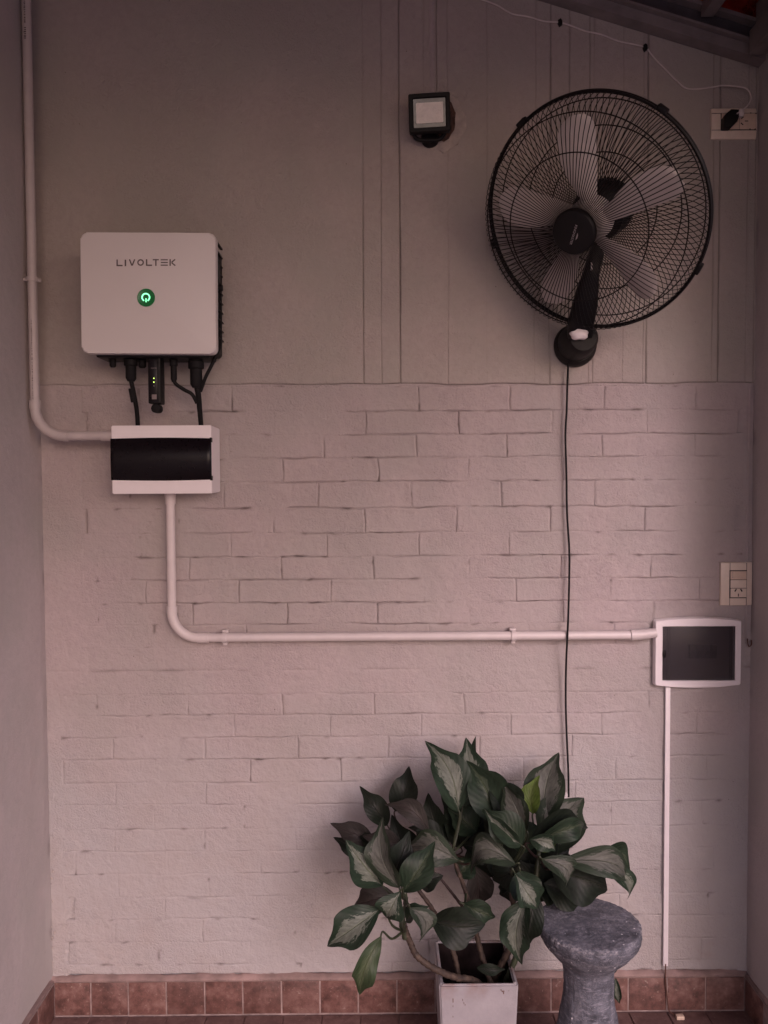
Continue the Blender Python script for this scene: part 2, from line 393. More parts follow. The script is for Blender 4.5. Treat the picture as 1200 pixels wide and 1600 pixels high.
def bm_lathe(bm, prof, mtx, seg=32, caps=True):
    """prof (r, h) about local Z, mtx places it"""
    rings = []
    for r, h in prof:
        rings.append([bm.verts.new(mtx @ Vector((max(r, 1e-5) * math.cos(a), max(r, 1e-5) * math.sin(a), h))) for a in [2 * math.pi * j / seg for j in range(seg)]])
    for a, b in zip(rings, rings[1:]):
        for j in range(seg): bm.faces.new((a[j], a[(j + 1) % seg], b[(j + 1) % seg], b[j]))
    if caps: bm.faces.new(rings[0][::-1]); bm.faces.new(rings[-1])
def lathe(name, prof, mtx, mat, parent=None, seg=32, **kw):
    bm = bmesh.new(); bm_lathe(bm, prof, mtx, seg)
    return link(name, from_bm(bm), mat, parent, smooth='auto', **kw)
def frame(origin, zaxis, xhint=Vector((1, 0, 0))):
    z = Vector(zaxis).normalized(); x = (xhint - z * xhint.dot(z)).normalized(); y = z.cross(x)
    m = Matrix((x, y, z)).transposed().to_4x4(); return Matrix.Translation(origin) @ m

# value noise for relief
def _hash(ix, iz, seed):
    n = (ix.astype(np.int64) * 374761393 + iz.astype(np.int64) * 668265263 + seed * 1442695041) & 0xFFFFFFFF
    n = ((n ^ (n >> 13)) * 1274126177) & 0xFFFFFFFF
    return ((n ^ (n >> 16)) & 0xFFFF) / 65535.0
def vn(x, z, s, seed=0):
    x = np.asarray(x, float) / s; z = np.asarray(z, float) / s
    ix = np.floor(x); iz = np.floor(z); fx = x - ix; fz = z - iz
    fx = fx * fx * (3 - 2 * fx); fz = fz * fz * (3 - 2 * fz)
    a = _hash(ix, iz, seed); b = _hash(ix + 1, iz, seed); c = _hash(ix, iz + 1, seed); d = _hash(ix + 1, iz + 1, seed)
    return (a * (1 - fx) + b * fx) * (1 - fz) + (c * (1 - fx) + d * fx) * fz
def sstep(a, b, x): t = np.clip((x - a) / (b - a), 0, 1); return t * t * (3 - 2 * t)

XL = at(82, 1520).x; XR = at(1166, 1520).x
def base_h(x, z): return (vn(x, z, 0.23, 3) - .5) * 0.0045 + (vn(x, z, 0.07, 4) - .5) * 0.0022 + (vn(x, z, 0.022, 5) - .5) * 0.0008

def grid_mesh(xs, zs, hfun, skirt=0.0, dirt=None, plane='xz', warp=None):
    """heightfield patch; h is measured towards the camera (-y)"""
    X, Z = np.meshgrid(xs, zs)
    H, DI = hfun(X, Z)
    if warp is not None:
        wx, wz = warp(X, Z); XX = X + wx; ZZ = Z + wz
    else: XX, ZZ = X, Z
    nz, nx = X.shape
    co = np.stack([XX, -H, ZZ], -1).reshape(-1, 3)
    idx = np.arange(nz * nx).reshape(nz, nx)
    q = np.stack([idx[:-1, :-1], idx[:-1, 1:], idx[1:, 1:], idx[1:, :-1]], -1).reshape(-1, 4)
    d = DI.reshape(-1)
    if skirt:
        loop = np.concatenate([idx[0, :-1], idx[:-1, -1], idx[-1, :0:-1], idx[:0:-1, 0]])
        sk = co[loop].copy(); sk[:, 1] = skirt
        b0 = len(co); co = np.concatenate([co, sk]); d = np.concatenate([d, d[loop]])
        m = len(loop); a = np.arange(m); n2 = (a + 1) % m
        q = np.concatenate([q, np.stack([loop[n2], loop[a], b0 + a, b0 + n2], -1)])
    me = bpy.data.meshes.new('relief')
    me.vertices.add(len(co)); me.vertices.foreach_set('co', co.ravel())
    me.loops.add(q.size); me.loops.foreach_set('vertex_index', q.ravel().astype(np.int32))
    me.polygons.add(len(q)); me.polygons.foreach_set('loop_start', np.arange(0, q.size, 4, dtype=np.int32))
    me.polygons.foreach_set('loop_total', np.full(len(q), 4, dtype=np.int32))
    me.update(calc_edges=True)
    at_ = me.attributes.new('dirt', 'FLOAT', 'POINT'); at_.data.foreach_set('value', d.astype(np.float32))
    return me

# ------------------------------------------------------------------ ground and floor
bm = bmesh.new(); s = 150
bm.faces.new([bm.verts.new(v) for v in ((-s, -s, -.03), (s, -s, -.03), (s, s, -.03), (-s, s, -.03))])
link('ground', from_bm(bm), M['ground'], smooth=False, kind='structure')
TW = (at(1102, 1550).x - at(142, 1550).x) / 16.15
floor = box('floor', XL, XR, -3.6, 0.0, -.02, -0.0035, M['floor'], kind='structure')
def tile_mesh(w_, h_, dep, seed):
    bm = bmesh.new(); bm_box(bm, -w_ / 2, w_ / 2, -dep, 0, -h_ / 2, h_ / 2, 0.0022, 2)
    rr = random.Random(seed)
    for v in bm.verts: v.co += Vector((rr.uniform(-1, 1), rr.uniform(-.4, .4), rr.uniform(-1, 1))) * 0.0006
    return from_bm(bm, 'tile')
GAP = 0.0035
fl_meshes = []
for k in range(3):
    me = tile_mesh(TW - GAP, TW - GAP, 0.010, k); me.transform(Matrix.Rotation(R(90), 4, 'X'))   # -y (front) becomes up
    me.transform(Matrix.Rotation(R(180), 4, 'X')) if me.vertices and min(v.co.z for v in me.vertices) < -0.005 else None
    me.materials.append(M['floortile']); fl_meshes.append(me)
x0t = at(84, 1550).x
nfl = int((XR - XL) / TW) + 1
for j in range(4):
    for i in range(nfl):
        cx = x0t + TW * (i + .5) + 0.004
        if cx + TW / 2 > XR + 0.02: continue
        o = bpy.data.objects.new('floor_tile', fl_meshes[(i * 5 + j * 3) % 3]); C.objects.link(o)
        o.parent = floor; o.location = (cx, -0.020 - TW * (j + .5), -0.0095 + rnd.uniform(-.0006, .0006))
        o.rotation_euler = (rnd.uniform(-.004, .004), rnd.uniform(-.004, .004), rnd.uniform(-.006, .006))

# ------------------------------------------------------------------ back wall
SKT = at(600, 1519).z                      # top of the skirting mortar
ZL = at(600, 601).z                        # plaster ledge
ZTOP = 3.75
rows_px = [603, 642, 679, 715, 752, 793, 832, 869, 905, 941, 975, 1010, 1046, 1082, 1116, 1150, 1184, 1221, 1255, 1293, 1327, 1363, 1399, 1433, 1469, 1504, 1519]
rz = [at(600, y).z for y in rows_px]
phase = [508, 573, 504, 590, 641, 571, 508, 586, 519, 590, 530, 600, 520, 439, 513, 462, 533, 468, 526, 462, 547, 470, 541, 462, 532, 470]
def reg_vis(X, Z):
    """how far the joints show through the paint, by place"""
    k = vn(X, Z, 0.16, 21) * .6 + vn(X, Z, 0.06, 22) * .4
    v = sstep(0.30, 0.52, k)
    left = sstep(at(110, 800).x, at(330, 800).x, X)
    lowf = 1 - sstep(at(0, 1040).z - .03, at(0, 990).z, Z)
    v = v * np.maximum(left, 0.55 * lowf + 0.1)
    mid = np.exp(-((Z - at(600, 1030).z) / 0.075) ** 2)
    v = v * (1 - 0.85 * mid)
    v = v * (1 - 0.25 * lowf) * (1 - 0.45 * (lowf * sstep(at(0, 1250).z + .2, at(0, 1400).z, Z)))
    col = np.exp(-((X - at(745, 800).x) / 0.022) ** 2) * (1 - lowf)
    v = v * (1 - 0.9 * col)
    right = 1 - sstep(at(1110, 800).x, at(1155, 800).x, X)
    return v * right
def warpf(X, Z):
    return ((vn(X, Z, 0.05, 31) - .5) * .0045 + (vn(X, Z, 0.012, 33) - .5) * .0016,
            (vn(X, Z, 0.06, 32) - .5) * .0050 + (vn(X, Z, 0.012, 34) - .5) * .0018)
def cols(a, b, mid):
    e = np.array([0, .8, 1.7, 2.8, 4.5, 7.5]) / 1000
    n = max(2, int((b - a - .015) / mid))
    return np.concatenate([a + e, np.linspace(a + .0075, b - .0075, n + 1)[1:-1], b - e[::-1]])
wall = thing('back_wall', (0, 0, 0), 'pinkish grey painted back wall, smooth plaster above and painted brick courses below', 'wall', kind='structure')
inset = {}
BX0, BX1 = at(92, 1000).x, at(1158, 1000).x
brick_rects = []
nb = 0
for i in range(len(rows_px) - 1):
    if i in (11, 12): continue
    zt, zb = rz[i], rz[i + 1]
    ym = (rows_px[i] + rows_px[i + 1]) / 2
    ph = at(phase[i], ym).x; pitch = 0.2705
    x = ph - 6 * pitch; xs_ = []
    jr = random.Random(100 + i)
    while x < BX1 + pitch:
        xs_.append(x + jr.uniform(-.006, .006)); x += pitch
    xlo = BX0 if i > 12 else at(128, ym).x
    for a, b in zip(xs_, xs_[1:]):
        a2, b2 = max(a, xlo), min(b, BX1)
        if b2 - a2 < 0.03: continue
        er = [jr.uniform(.55, 1.25) * (jr.random() > .12) for _ in range(4)]
        hb = jr.uniform(-.0004, .0022); tilt = jr.uniform(-.004, .004)
        ridge = jr.uniform(.0002, .0016)
        A, B_, ZT, ZB = a2, b2, zt, zb
        openL, openR = a2 == a, b2 == b
        def hf(X, Z):
            vis = reg_vis(X, Z)
            dl, dr, dt, db = X - A, B_ - X, ZT - Z, Z - ZB
            h = base_h(X, Z)
            dm = np.minimum(np.minimum(dl if openL else dl + 1, dr if openR else dr + 1), np.minimum(dt, db))
            h = h + (hb + tilt * (X - (A + B_) / 2)) * sstep(0, .007, dm) * np.minimum(1, vis * 1.3)
            jag = .35 + 1.3 * vn(X, Z, .028, 41)
            cut = np.zeros_like(h)
            if openL: cut = np.maximum(cut, np.exp(-(dl / .0016) ** 2) * er[0])
            if openR: cut = np.maximum(cut, np.exp(-(dr / .0016) ** 2) * er[0 if not openL else 1])
            cut = np.maximum(cut, np.exp(-(dt / .0015) ** 2) * (.12 + 1.1 * sstep(.30, .62, vn(X, ZT + X * 0, .11, 141))))
            cut = np.maximum(cut, np.exp(-(db / .0015) ** 2) * (.12 + 1.1 * sstep(.30, .62, vn(X, ZB + X * 0, .11, 141))))
            h = h - .0020 * cut * vis * jag
            h = h + ridge * np.exp(-((dm - .005) / .0022) ** 2) * vis
            dirt = np.clip(cut * sstep(.55, .85, vn(X, Z, .045, 51)) * vis * 0.40 + .05 * cut * vis + .65 * np.exp(-(dm / .004) ** 2) * sstep(.80, .92, vn(X, Z, .020, 52)), 0, 1)
            return h, dirt
        me = grid_mesh(cols(A, B_, .013), cols(ZB, ZT, .009), hf, skirt=.012, warp=warpf)
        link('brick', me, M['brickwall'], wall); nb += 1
        brick_rects.append((A, B_, ZB, ZT))
def body_h(X, Z):
    h = base_h(X, Z); ins = np.zeros_like(h)
    for (za, zb_, xa, xb) in ((rz[11], rz[0], at(128, 800).x, BX1), (SKT - .05, rz[13], BX0, BX1)):
        d = np.minimum(np.minimum(X - xa, xb - X), np.minimum(Z - za, zb_ - Z))
        ins = np.maximum(ins, sstep(.004, .012, d))
    mid = np.exp(-((Z - (rz[12])) / 0.0016) ** 2)
    return h - .011 * ins - .0015 * mid * sstep(.4, .7, vn(X, Z, .12, 61)), np.clip(.5 * mid * sstep(.6, .8, vn(X, Z, .1, 62)), 0, 1)
me = grid_mesh(np.arange(XL - .02, XR + .03, .008), np.unique(np.concatenate([np.arange(-.03, ZL + .02, .008), rz[12] + np.array([-.0015, 0, .0015])])), body_h, skirt=.1, warp=None)
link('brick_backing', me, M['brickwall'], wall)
# smooth plaster coat with thin vertical hairlines
hair = [(569, .7, 0), (597, .45, 0), (625, 1.0, 0), (663, .3, 1), (683, .8, 1), (760, .25, 0), (858, .8, 0), (887, .6, 0), (918, .6, 0), (925, .5, 0),
        (1003, .3, 0), (1008, .9, 0), (971, .25, 0), (1110, .5, 0), (1120, .9, 0), (1164, .5, 0), (1175, .6, 0), (700, .3, 0), (835, .3, 2)]
HX = [(at(p, 600).x, s_, k) for p, s_, k in hair]
def plaster_h(X, Z):
    h = .0045 + base_h(X, Z) * .6; dirt = np.zeros_like(h)
    for n, (hx, s_, k) in enumerate(HX):
        xx = hx + (vn(Z, Z * 0 + n, .55, 71) - .5) * .004
        v = (.35 + .65 * sstep(.12, .45, vn(Z, Z * 0 + n * 7.3, .3, 72))) * s_
        if k == 1: v = v * sstep(at(0, 240).z, at(0, 200).z, Z)
        g = np.exp(-((X - xx) / .0016) ** 2)
        h = h - .0042 * g * v
        gl = np.exp(-((X - xx - .001) / .0035) ** 2) * v * sstep(.35, .75, vn(Z, Z * 0 + n * 3.1, .06, 73))
        dirt = np.maximum(dirt, np.maximum(g * v * .55, gl * .5))
    e = Z - ZL
    h = h - .0035 * np.exp(-(e / .002) ** 2)
    fade = 1 - sstep(at(120, 600).x, at(250, 600).x, X)
    lip = np.exp(-(e / .0025) ** 2) * (.3 + .7 * vn(X, Z, .05, 74)) * (1 - .7 * fade)
    dirt = np.maximum(dirt, lip * .75)
    return h, dirt
xs = [np.arange(XL - .02, XR + .03, .012)]
for hx, s_, k in HX: xs.append(hx + np.arange(-7, 7.5, 1.0) / 1000)
xs = np.unique(np.round(np.concatenate(xs), 5))
zs = np.concatenate([ZL + np.array([0, .0015, .003, .006, .010]), np.arange(ZL + .022, ZTOP, .016)])
me = grid_mesh(xs, zs, plaster_h, skirt=.1, warp=lambda X, Z: (X * 0, (vn(X, X * 0, .07, 75) - .5) * .006 * (Z < ZL + .02)))
link('plaster_coat', me, M['plaster'], wall)
# masonry core behind
box('wall_core', XL - .2, XR + .2, .1, .25, -.03, ZTOP, M['plaster'], wall)

# chased plaster strip beside the right corner
def strip(name, pxs, y0, y1, wd, hgt):
    bm = bmesh.new(); pts = []
    a, b = at(pxs[0], y0), at(pxs[1], y1)
    n = 40
    for k in range(n + 1):
        t = k / n; p = a.lerp(b, t); j = (rnd.random() - .5) * .0012
        pts.append((p.x + j, p.z))
    L = [bm.verts.new((x - wd, -.001, z)) for x, z in pts]; T = [bm.verts.new((x - wd * .4, -hgt, z)) for x, z in pts]
    T2 = [bm.verts.new((x + wd * .4, -hgt, z)) for x, z in pts]; Q = [bm.verts.new((x + wd, -.001, z)) for x, z in pts]
    for k in range(n):
        for A_, B2 in ((L, T), (T, T2), (T2, Q)): bm.faces.new((A_[k], B2[k], B2[k + 1], A_[k + 1]))
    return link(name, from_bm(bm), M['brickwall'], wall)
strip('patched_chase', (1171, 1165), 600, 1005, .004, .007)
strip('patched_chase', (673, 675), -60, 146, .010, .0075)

# side walls
YL = {}
def side_wall(name, X, sgn, label, seed, ylen):
    YL[sgn] = ylen
    ys = np.concatenate([np.arange(0, .5, .01), np.arange(.5, ylen + .01, .1)])
    zs = np.arange(-.03, ZTOP, .02)
    Y, Z = np.meshgrid(ys, zs)
    H = (vn(Y, Z, .3, seed) - .5) * .010 + (vn(Y, Z, .08, seed + 1) - .5) * .003 + (vn(Y, Z, .025, seed + 2) - .5) * .0007
    H = H * sstep(0, .04, Y) 
    dirt = sstep(.70, .85, vn(Y, Z, .05, seed + 3)) * sstep(.03, .0, Y) * .4
    nz, nx = Y.shape
    co = np.stack([X - sgn * H, -Y, Z], -1).reshape(-1, 3)
    back = co.copy(); 
    idx = np.arange(nz * nx).reshape(nz, nx)
    q = np.stack([idx[:-1, :-1], idx[:-1, 1:], idx[1:, 1:], idx[1:, :-1]], -1).reshape(-1, 4)
    if sgn < 0: q = q
    me = bpy.data.meshes.new(name)
    me.from_pydata(co.tolist(), [], q.tolist()); me.update()
    a_ = me.attributes.new('dirt', 'FLOAT', 'POINT'); a_.data.foreach_set('value', dirt.reshape(-1).astype(np.float32))
    t = thing(name, (0, 0, 0), label, 'wall', kind='structure')
    link('plaster_face', me, M['sidewall'], t)
    x0, x1 = sorted((X + sgn * .012, X + sgn * .15))
    box('wall_core', x0, x1, -ylen, .1, -.03, ZTOP, M['sidewall'], t)
    return t
LWALL = side_wall('left_wall', XL, -1, 'lilac grey plastered side wall running towards the viewer on the left', 81, 3.6)
RWALL = side_wall('right_wall', XR, 1, 'dim grey plastered side wall on the right beside the sockets', 91, 0.17)
# ragged paint seam and chips in the left corner
rr = random.Random(5)
bm = bmesh.new()
for k in range(14):
    y_ = rr.uniform(1350, 1520); p = at(84 + rr.uniform(-3, 4), y_); s_ = rr.uniform(.0015, .004)
    bmesh.ops.create_icosphere(bm, subdivisions=1, radius=s_, matrix=Matrix.Translation((p.x, -.002 - rr.random() * .002, p.z)) @ Matrix.Diagonal((1, .3, rr.uniform(1, 2), 1)))
link('paint_flakes', from_bm(bm), M['patch'], wall, kind='stuff')

# skirting tiles on the back wall
TZ0, TZ1 = 0.001, at(600, 1526).z
grid_edges = [84, 142, 200.5, 260, 320, 379.5, 440, 500, 560, 620, 680, 741, 801, 861, 921, 981.5, 1042, 1102, 1163]
skirting = box('skirting_grout', XL, XR, -.0148, .006, -.003, TZ1 + .001, M['grout'], wall)
skm = {}
for k, (a, b) in enumerate(zip(grid_edges, grid_edges[1:])):
    xa, xb = at(a, 1550, .014).x + GAP / 2, at(b, 1550, .014).x - GAP / 2
    me = tile_mesh(xb - xa, TZ1 - TZ0 - .002, 0.006, 40 + k)
    me.transform(Matrix.Translation(((xa + xb) / 2, -.010 - rnd.uniform(0, .0012), (TZ0 + TZ1) / 2)))
    link('skirting_tile', me, M['tile'], wall, smooth='auto')
# irregular reddish mortar fillet above the tiles
bm = bmesh.new(); n = 260; L1, L2, L3 = [], [], []
for k in range(n + 1):
    x = XL + (XR - XL) * k / n
    t_ = SKT + (float(vn(x, 0, .06, 8)) - .5) * .008 + (float(vn(x, 0, .012, 9)) - .5) * .004
    L1.append(bm.verts.new((x, -.0165, TZ1 - .0005))); L2.append(bm.verts.new((x, -.0145, TZ1 + (t_ - TZ1) * .6))); L3.append(bm.verts.new((x, .004, t_)))
L0 = [bm.verts.new((v.co.x, .004, TZ1 - .0005)) for v in L1]
for k in range(n):
    for A_, B2 in ((L0, L1), (L1, L2), (L2, L3)): bm.faces.new((A_[k], A_[k + 1], B2[k + 1], B2[k]))
link('mortar_fillet', from_bm(bm), M['mortar_cap'], wall)
# skirting of the side walls
for W_, X, sg in ((LWALL, XL, 1), (RWALL, XR, -1)):
    for k in range(4 if W_ is LWALL else 1):
        ya, yb = -.020 - k * TW - GAP, -.020 - (k + 1) * TW
        x0, x1 = sorted((X - sg * .004, X + sg * .014))
        box('skirting_tile', x0, x1, yb, ya, TZ0, TZ1 - .001, M['tile'], W_, bev=.002)
    x0, x1 = sorted((X - sg * .006, X + sg * .0125))
    box('skirting_grout', x0, x1, -YL[-sg] + .01, -.017, -.002, TZ1 + .001, M['grout'], W_)
    x0, x1 = sorted((X - sg * .006, X + sg * .012))
    box('mortar_fillet', x0, x1, -YL[-sg] + .01, -.018, TZ1 + .0015, TZ1 + .010, M['mortar_cap'], W_, bev=.004)

# ------------------------------------------------------------------ roof
pA, pB = at(820, -3), at(1168, 103)
SL = (pB.z - pA.z) / (pB.x - pA.x)
def rzx(x): return pB.z + (x - pB.x) * SL
roof = thing('roof', (0, 0, 0), 'sloping carport roof, dark steel rafters under red terracotta panels', 'roof', kind='structure')
X0R, X1R = XL - .1, XR + .005
def sloped(name, y0, y1, dz0, dz1, mat, xa=X0R, xb=XR - .001, bev=.002, parent=roof, **kw):
    bm = bmesh.new(); vs_ = bm_box(bm, xa, xb, y0, y1, 0, 1, 0)
    for v in bm.verts: v.co.z = rzx(v.co.x) + (dz0 if v.co.z < .5 else dz1)
    return link(name, from_bm(bm), mat, parent, smooth=False, **kw)
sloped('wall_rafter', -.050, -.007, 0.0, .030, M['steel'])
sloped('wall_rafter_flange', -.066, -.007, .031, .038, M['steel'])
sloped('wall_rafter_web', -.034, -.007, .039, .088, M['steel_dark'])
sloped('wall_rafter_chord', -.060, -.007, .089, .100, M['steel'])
for k, yy in enumerate((-1.0, -1.7, -2.4, -3.1)):
    sloped('rafter', yy - .04, yy, .010, .060, M['steel'])
for k in range(6):
    xx = at(1095, 40).x - .02 - k * .42 if k else at(1095, 40).x - .02
    z_ = rzx(xx)
    box('batten', xx, xx + .035, -3.3, -.05, z_ + .062, z_ + .100, M['steel'], roof)
box('eave_beam', XR - .062, XR - .012, -3.3, -.078, pB.z - .01, pB.z + .055, M['steel'], roof, bev=.003)
box('eave_beam', XR - .045, XR - .012, -3.3, -.078, pB.z + .060, pB.z + .15, M['steel'], roof, bev=.003)
for k in range(15):
    ya = -.004 - k * .27
    bm = bmesh.new(); n = 60
    A_, B2 = [], []
    for j in range(n + 1):
        x = X0R + (XR + .35 - X0R) * j / n
        wv_ = .012 * math.sin(j * 2.1)
        A_.append(bm.verts.new((x, ya, rzx(x) + .118 + wv_ * .5 + .010))); B2.append(bm.verts.new((x, ya - .30, rzx(x) + .112 + wv_ * .5)))
    for j in range(n): bm.faces.new((A_[j], A_[j + 1], B2[j + 1], B2[j]))
    r = bmesh.ops.solidify(bm, geom=list(bm.faces), thickness=.012)
    link('roof_tile_course', from_bm(bm), M['rooftile'], roof)

# ------------------------------------------------------------------ inverter
pw = at(230, 456, 0)
inv = thing('solar_inverter', (at(230, 551).x, 0, at(230, 551).z), 'square white inverter with a glowing green power button, above the fuse box', 'inverter')
d1 = .165
a, b = at(124, 363, d1), at(337.5, 551, d1)
rot = Matrix.Translation((a.x, 0, b.z)) @ Matrix.Rotation(R(.45), 4, 'Y') @ Matrix.Translation((-a.x, 0, -b.z))
prism('front_cover', rpoly(a.x, b.x, b.z, a.z, .016, 8), -d1, -d1 + .030, M['cover'], inv, bev=.006, seg=4, mtx=rot)
prism('body', rpoly(a.x + .022, b.x - .012, b.z + .008, a.z - .012, .012, 5), -d1 + .0305, -.018, M['black'], inv, bev=.003, mtx=rot)
for k in range(11):      # heat sink fins on the right flank
    zc = b.z + .05 + k * .026
    box('heat_sink_fin', b.x - .012, b.x - .004, -d1 + .045, -.030, zc, zc + .004, M['black'], inv, bev=.001)
box('wall_bracket', a.x + .06, b.x - .06, -.018, -.003, b.z + .05, a.z - .05, M['steel'], inv, bev=.002)
# small latches and knob on the flank
q = at(341, 425, .09)
box('side_latch', b.x - .013, q.x + .003, -.11, -.07, q.z - .028, q.z + .024, M['black'], inv, bev=.003)
lathe('side_knob', [(.004, 0), (.010, .002), (.010, .012), (.006, .016)], frame((q.x - .004, -.09, q.z - .045), (1, 0, 0), Vector((0, 0, 1))), M['black'], inv, 16)
# bottom plate and glands
zb = b.z + .006
box('connector_plate', a.x + .028, b.x - .024, -.135, -.04, zb - .012, zb + .006, M['black'], inv, bev=.003, mtx=rot)
def gland(px, y0, y1, r0, d, nm='cable_gland', parent=inv, nut=True):
    p0, p1 = at(px, y0, d), at(px, y1, d); L = p0.z - p1.z
    prof = [(r0 * .9, 0), (r0, .002), (r0, L * .28), (r0 * 1.18, L * .30), (r0 * 1.18, L * .48), (r0 * .92, L * .5), (r0 * .92, L * .9), (r0 * .6, L)]
    return lathe(nm, prof, frame(p0, (0, 0, -1)), M['blackmatte'], parent, 12 if nut else 20)
gland(176, 548, 574, .010, .10)
bm = bmesh.new(); bm_tube(bm, [at(140, 549, .09), at(160, 556, .09), at(176, 560, .09)], .004, 8); link('retaining_strap', from_bm(bm), M['blackmatte'], inv)
gland(204, 548, 596, .016, .10)
gland(222, 548, 575, .012, .09)
gland(271, 548, 597, .0095, .10)
gland(306, 548, 606, .0185, .10)
# data dongle
p0, p1 = at(232, 556, .115), at(253, 631, .115)
dong = prism('data_dongle', rpoly(p0.x, p1.x, p1.z, p0.z, .004, 4), -.125, -.085, M['black'], inv, bev=.003)
prism('dongle_tip', rpoly(p0.x + .005, p1.x - .004, p1.z - .024, p1.z - .0005, .010, 5), -.117, -.09, M['blackmatte'], dong, bev=.002)
box('dongle_face', p0.x + .003, p0.x + .026, -.1262, -.124, p1.z + .004, p0.z - .010, M['smoke'], dong, bev=.0008)
for yy, m_ in ((591, 'led'), (597, 'led'), (603, 'ledoff')):
    p = at(240.3, yy, .127)
    lathe('status_light', [(.0016 if m_ == 'led' else .0009, 0), (.0016 if m_ == 'led' else .0009, .0006)], frame((p.x, -.1262, p.z), (0, -1, 0)), M[m_], dong, 10)
p = at(240, 575, .127); box('dongle_print', p.x - .008, p.x + .008, -.1266, -.126, p.z - .0006, p.z + .0006, M['fadedprint'], dong)
p = at(241, 620, .127)
box('sticker', p.x - .0065, p.x + .0065, -.1267, -.126, p.z - .0065, p.z + .0065, M['fadedprint'], dong)

# front lettering, drawn as strokes: LIVOLTEK
bmL = bmesh.new()
def L_pt(X, Y): # zoom pixel to cover plane
    p = at(160 + X / 8.571, 380 + Y / 8.571, d1 + .0004); return p
def stroke(x0, y0, x1, y1, wd=19):
    v = Vector((x1 - x0, y1 - y0)).normalized() * 1; n = Vector((-v.y, v.x)) * wd / 2
    c = [(x0 + n.x, y0 + n.y), (x1 + n.x, y1 + n.y), (x1 - n.x, y1 - n.y), (x0 - n.x, y0 - n.y)]
    f_ = [bmL.verts.new(L_pt(*k)) for k in c]; bk = [bmL.verts.new(L_pt(*k) + Vector((0, .0008, 0))) for k in c]
    bmL.faces.new(f_); 
    for i in range(4): bmL.faces.new((f_[i], bk[i], bk[(i + 1) % 4], f_[(i + 1) % 4]))
def ringst(cx, cy, rx, ry, wd, a0=0, a1=360, n=28):
    P = []
    for i in range(n + 1):
        a_ = R(a0 + (a1 - a0) * i / n); P.append((cx + rx * math.cos(a_), cy + ry * math.sin(a_)))
    for p_, q_ in zip(P, P[1:]): stroke(*p_, *q_, wd)
def letter_L(x, y0=218, y1=308): stroke(x + 9, y0, x + 9, y1 - 1, 18); stroke(x + 18.2, y1 - 9, x + 82, y1 - 9, 18)
letter_L(188); stroke(308, 220, 308, 308, 20)
stroke(362, 216, 395, 300, 18); stroke(398, 300, 432, 216, 18)
ringst(511, 258, 36, 36, 18)
letter_L(583, 214, 304)
stroke(674, 221, 755, 221, 16); stroke(716, 230, 716, 304, 18)
for yy in (222, 258, 294): stroke(780 if yy != 258 else 782, yy, 876, yy, 15)
stroke(907, 214, 907, 303, 18); stroke(974, 216, 926, 256, 17); stroke(926, 260, 976, 301, 17)
link('lettering', from_bm(bmL), M['print'], inv, smooth=False)
# power button
p = at(228.4, 465.2, d1)
btn = lathe('power_button', [(.0235, 0), (.0240, .0012), (.0225, .0022), (.020, .0016)], frame((p.x, -d1 + .0003, p.z), (0, -1, 0)), M['green_disc'], inv, 40)
bmL = bmesh.new()
ringst(584, 727, 50, 50, 21, -58 - 180 - 62 + 180, 180 + 58 + 0, 30) if False else None
ringst(584, 727, 50, 50, 17, 118, 422, 34)
stroke(586, 740, 588, 792, 13)
me = from_bm(bmL); me.transform(Matrix.Translation((0, -.0022, 0)))
link('power_symbol', me, M['green_glow'], btn, smooth=False)

# ------------------------------------------------------------------ fuse box under the inverter
dB = .105
a, b = at(173.5, 665, dB), at(331, 771, dB)
fb = thing('fuse_box', (a.x, 0, b.z), 'white surface mounted fuse box with black lid, under the inverter', 'fuse box')
bm = bmesh.new()
vs_ = bm_box(bm, a.x, b.x, -dB, -.004, b.z, a.z, 0)
for v in bm.verts:
    if v.co.y > -.05:
        v.co.x += .004 if v.co.x > (a.x + b.x) / 2 else .002
        v.co.z += -.003 if v.co.z > (a.z + b.z) / 2 else .003
bmesh.ops.bevel(bm, geom=list(bm.edges), offset=.0022, segments=2, affect='EDGES')
link('case', from_bm(bm), M['white'], fb, smooth='auto')
z0_, z1_ = at(250, 750.5, dB).z, at(250, 684.5, dB).z
bm = bmesh.new(); n = 24; ringsA = []
for k in range(n + 1):
    t_ = k / n; x = a.x - .0015 + (b.x - a.x + .0015) * t_
    bo = .0022 * math.sin(math.pi * t_); e = .003 if k == n else 0
    pr = [(0.004, z0_ - bo), (-.003, z0_ - bo + .002), (-.005 - bo, (z0_ + z1_) / 2), (-.003, z1_ + bo - .002), (0.004, z1_ + bo)]
    ringsA.append([bm.verts.new((x, -dB + y, z)) for y, z in pr])
for A_, B2 in zip(ringsA, ringsA[1:]):
    for j in range(4): bm.faces.new((A_[j], B2[j], B2[j + 1], A_[j + 1]))
bm.faces.new(ringsA[0]); bm.faces.new(ringsA[-1][::-1])
lid = link('lid', from_bm(bm), M['smoke'], fb)
box('lid_hinge', b.x - .004, b.x + .0015, -dB - .002, -dB + .012, z0_ - .001, z0_ + .012, M['smoke'], lid, bev=.001)
box('lid_hinge', b.x - .004, b.x + .0015, -dB - .002, -dB + .012, z1_ - .012, z1_ + .001, M['smoke'], lid, bev=.001)

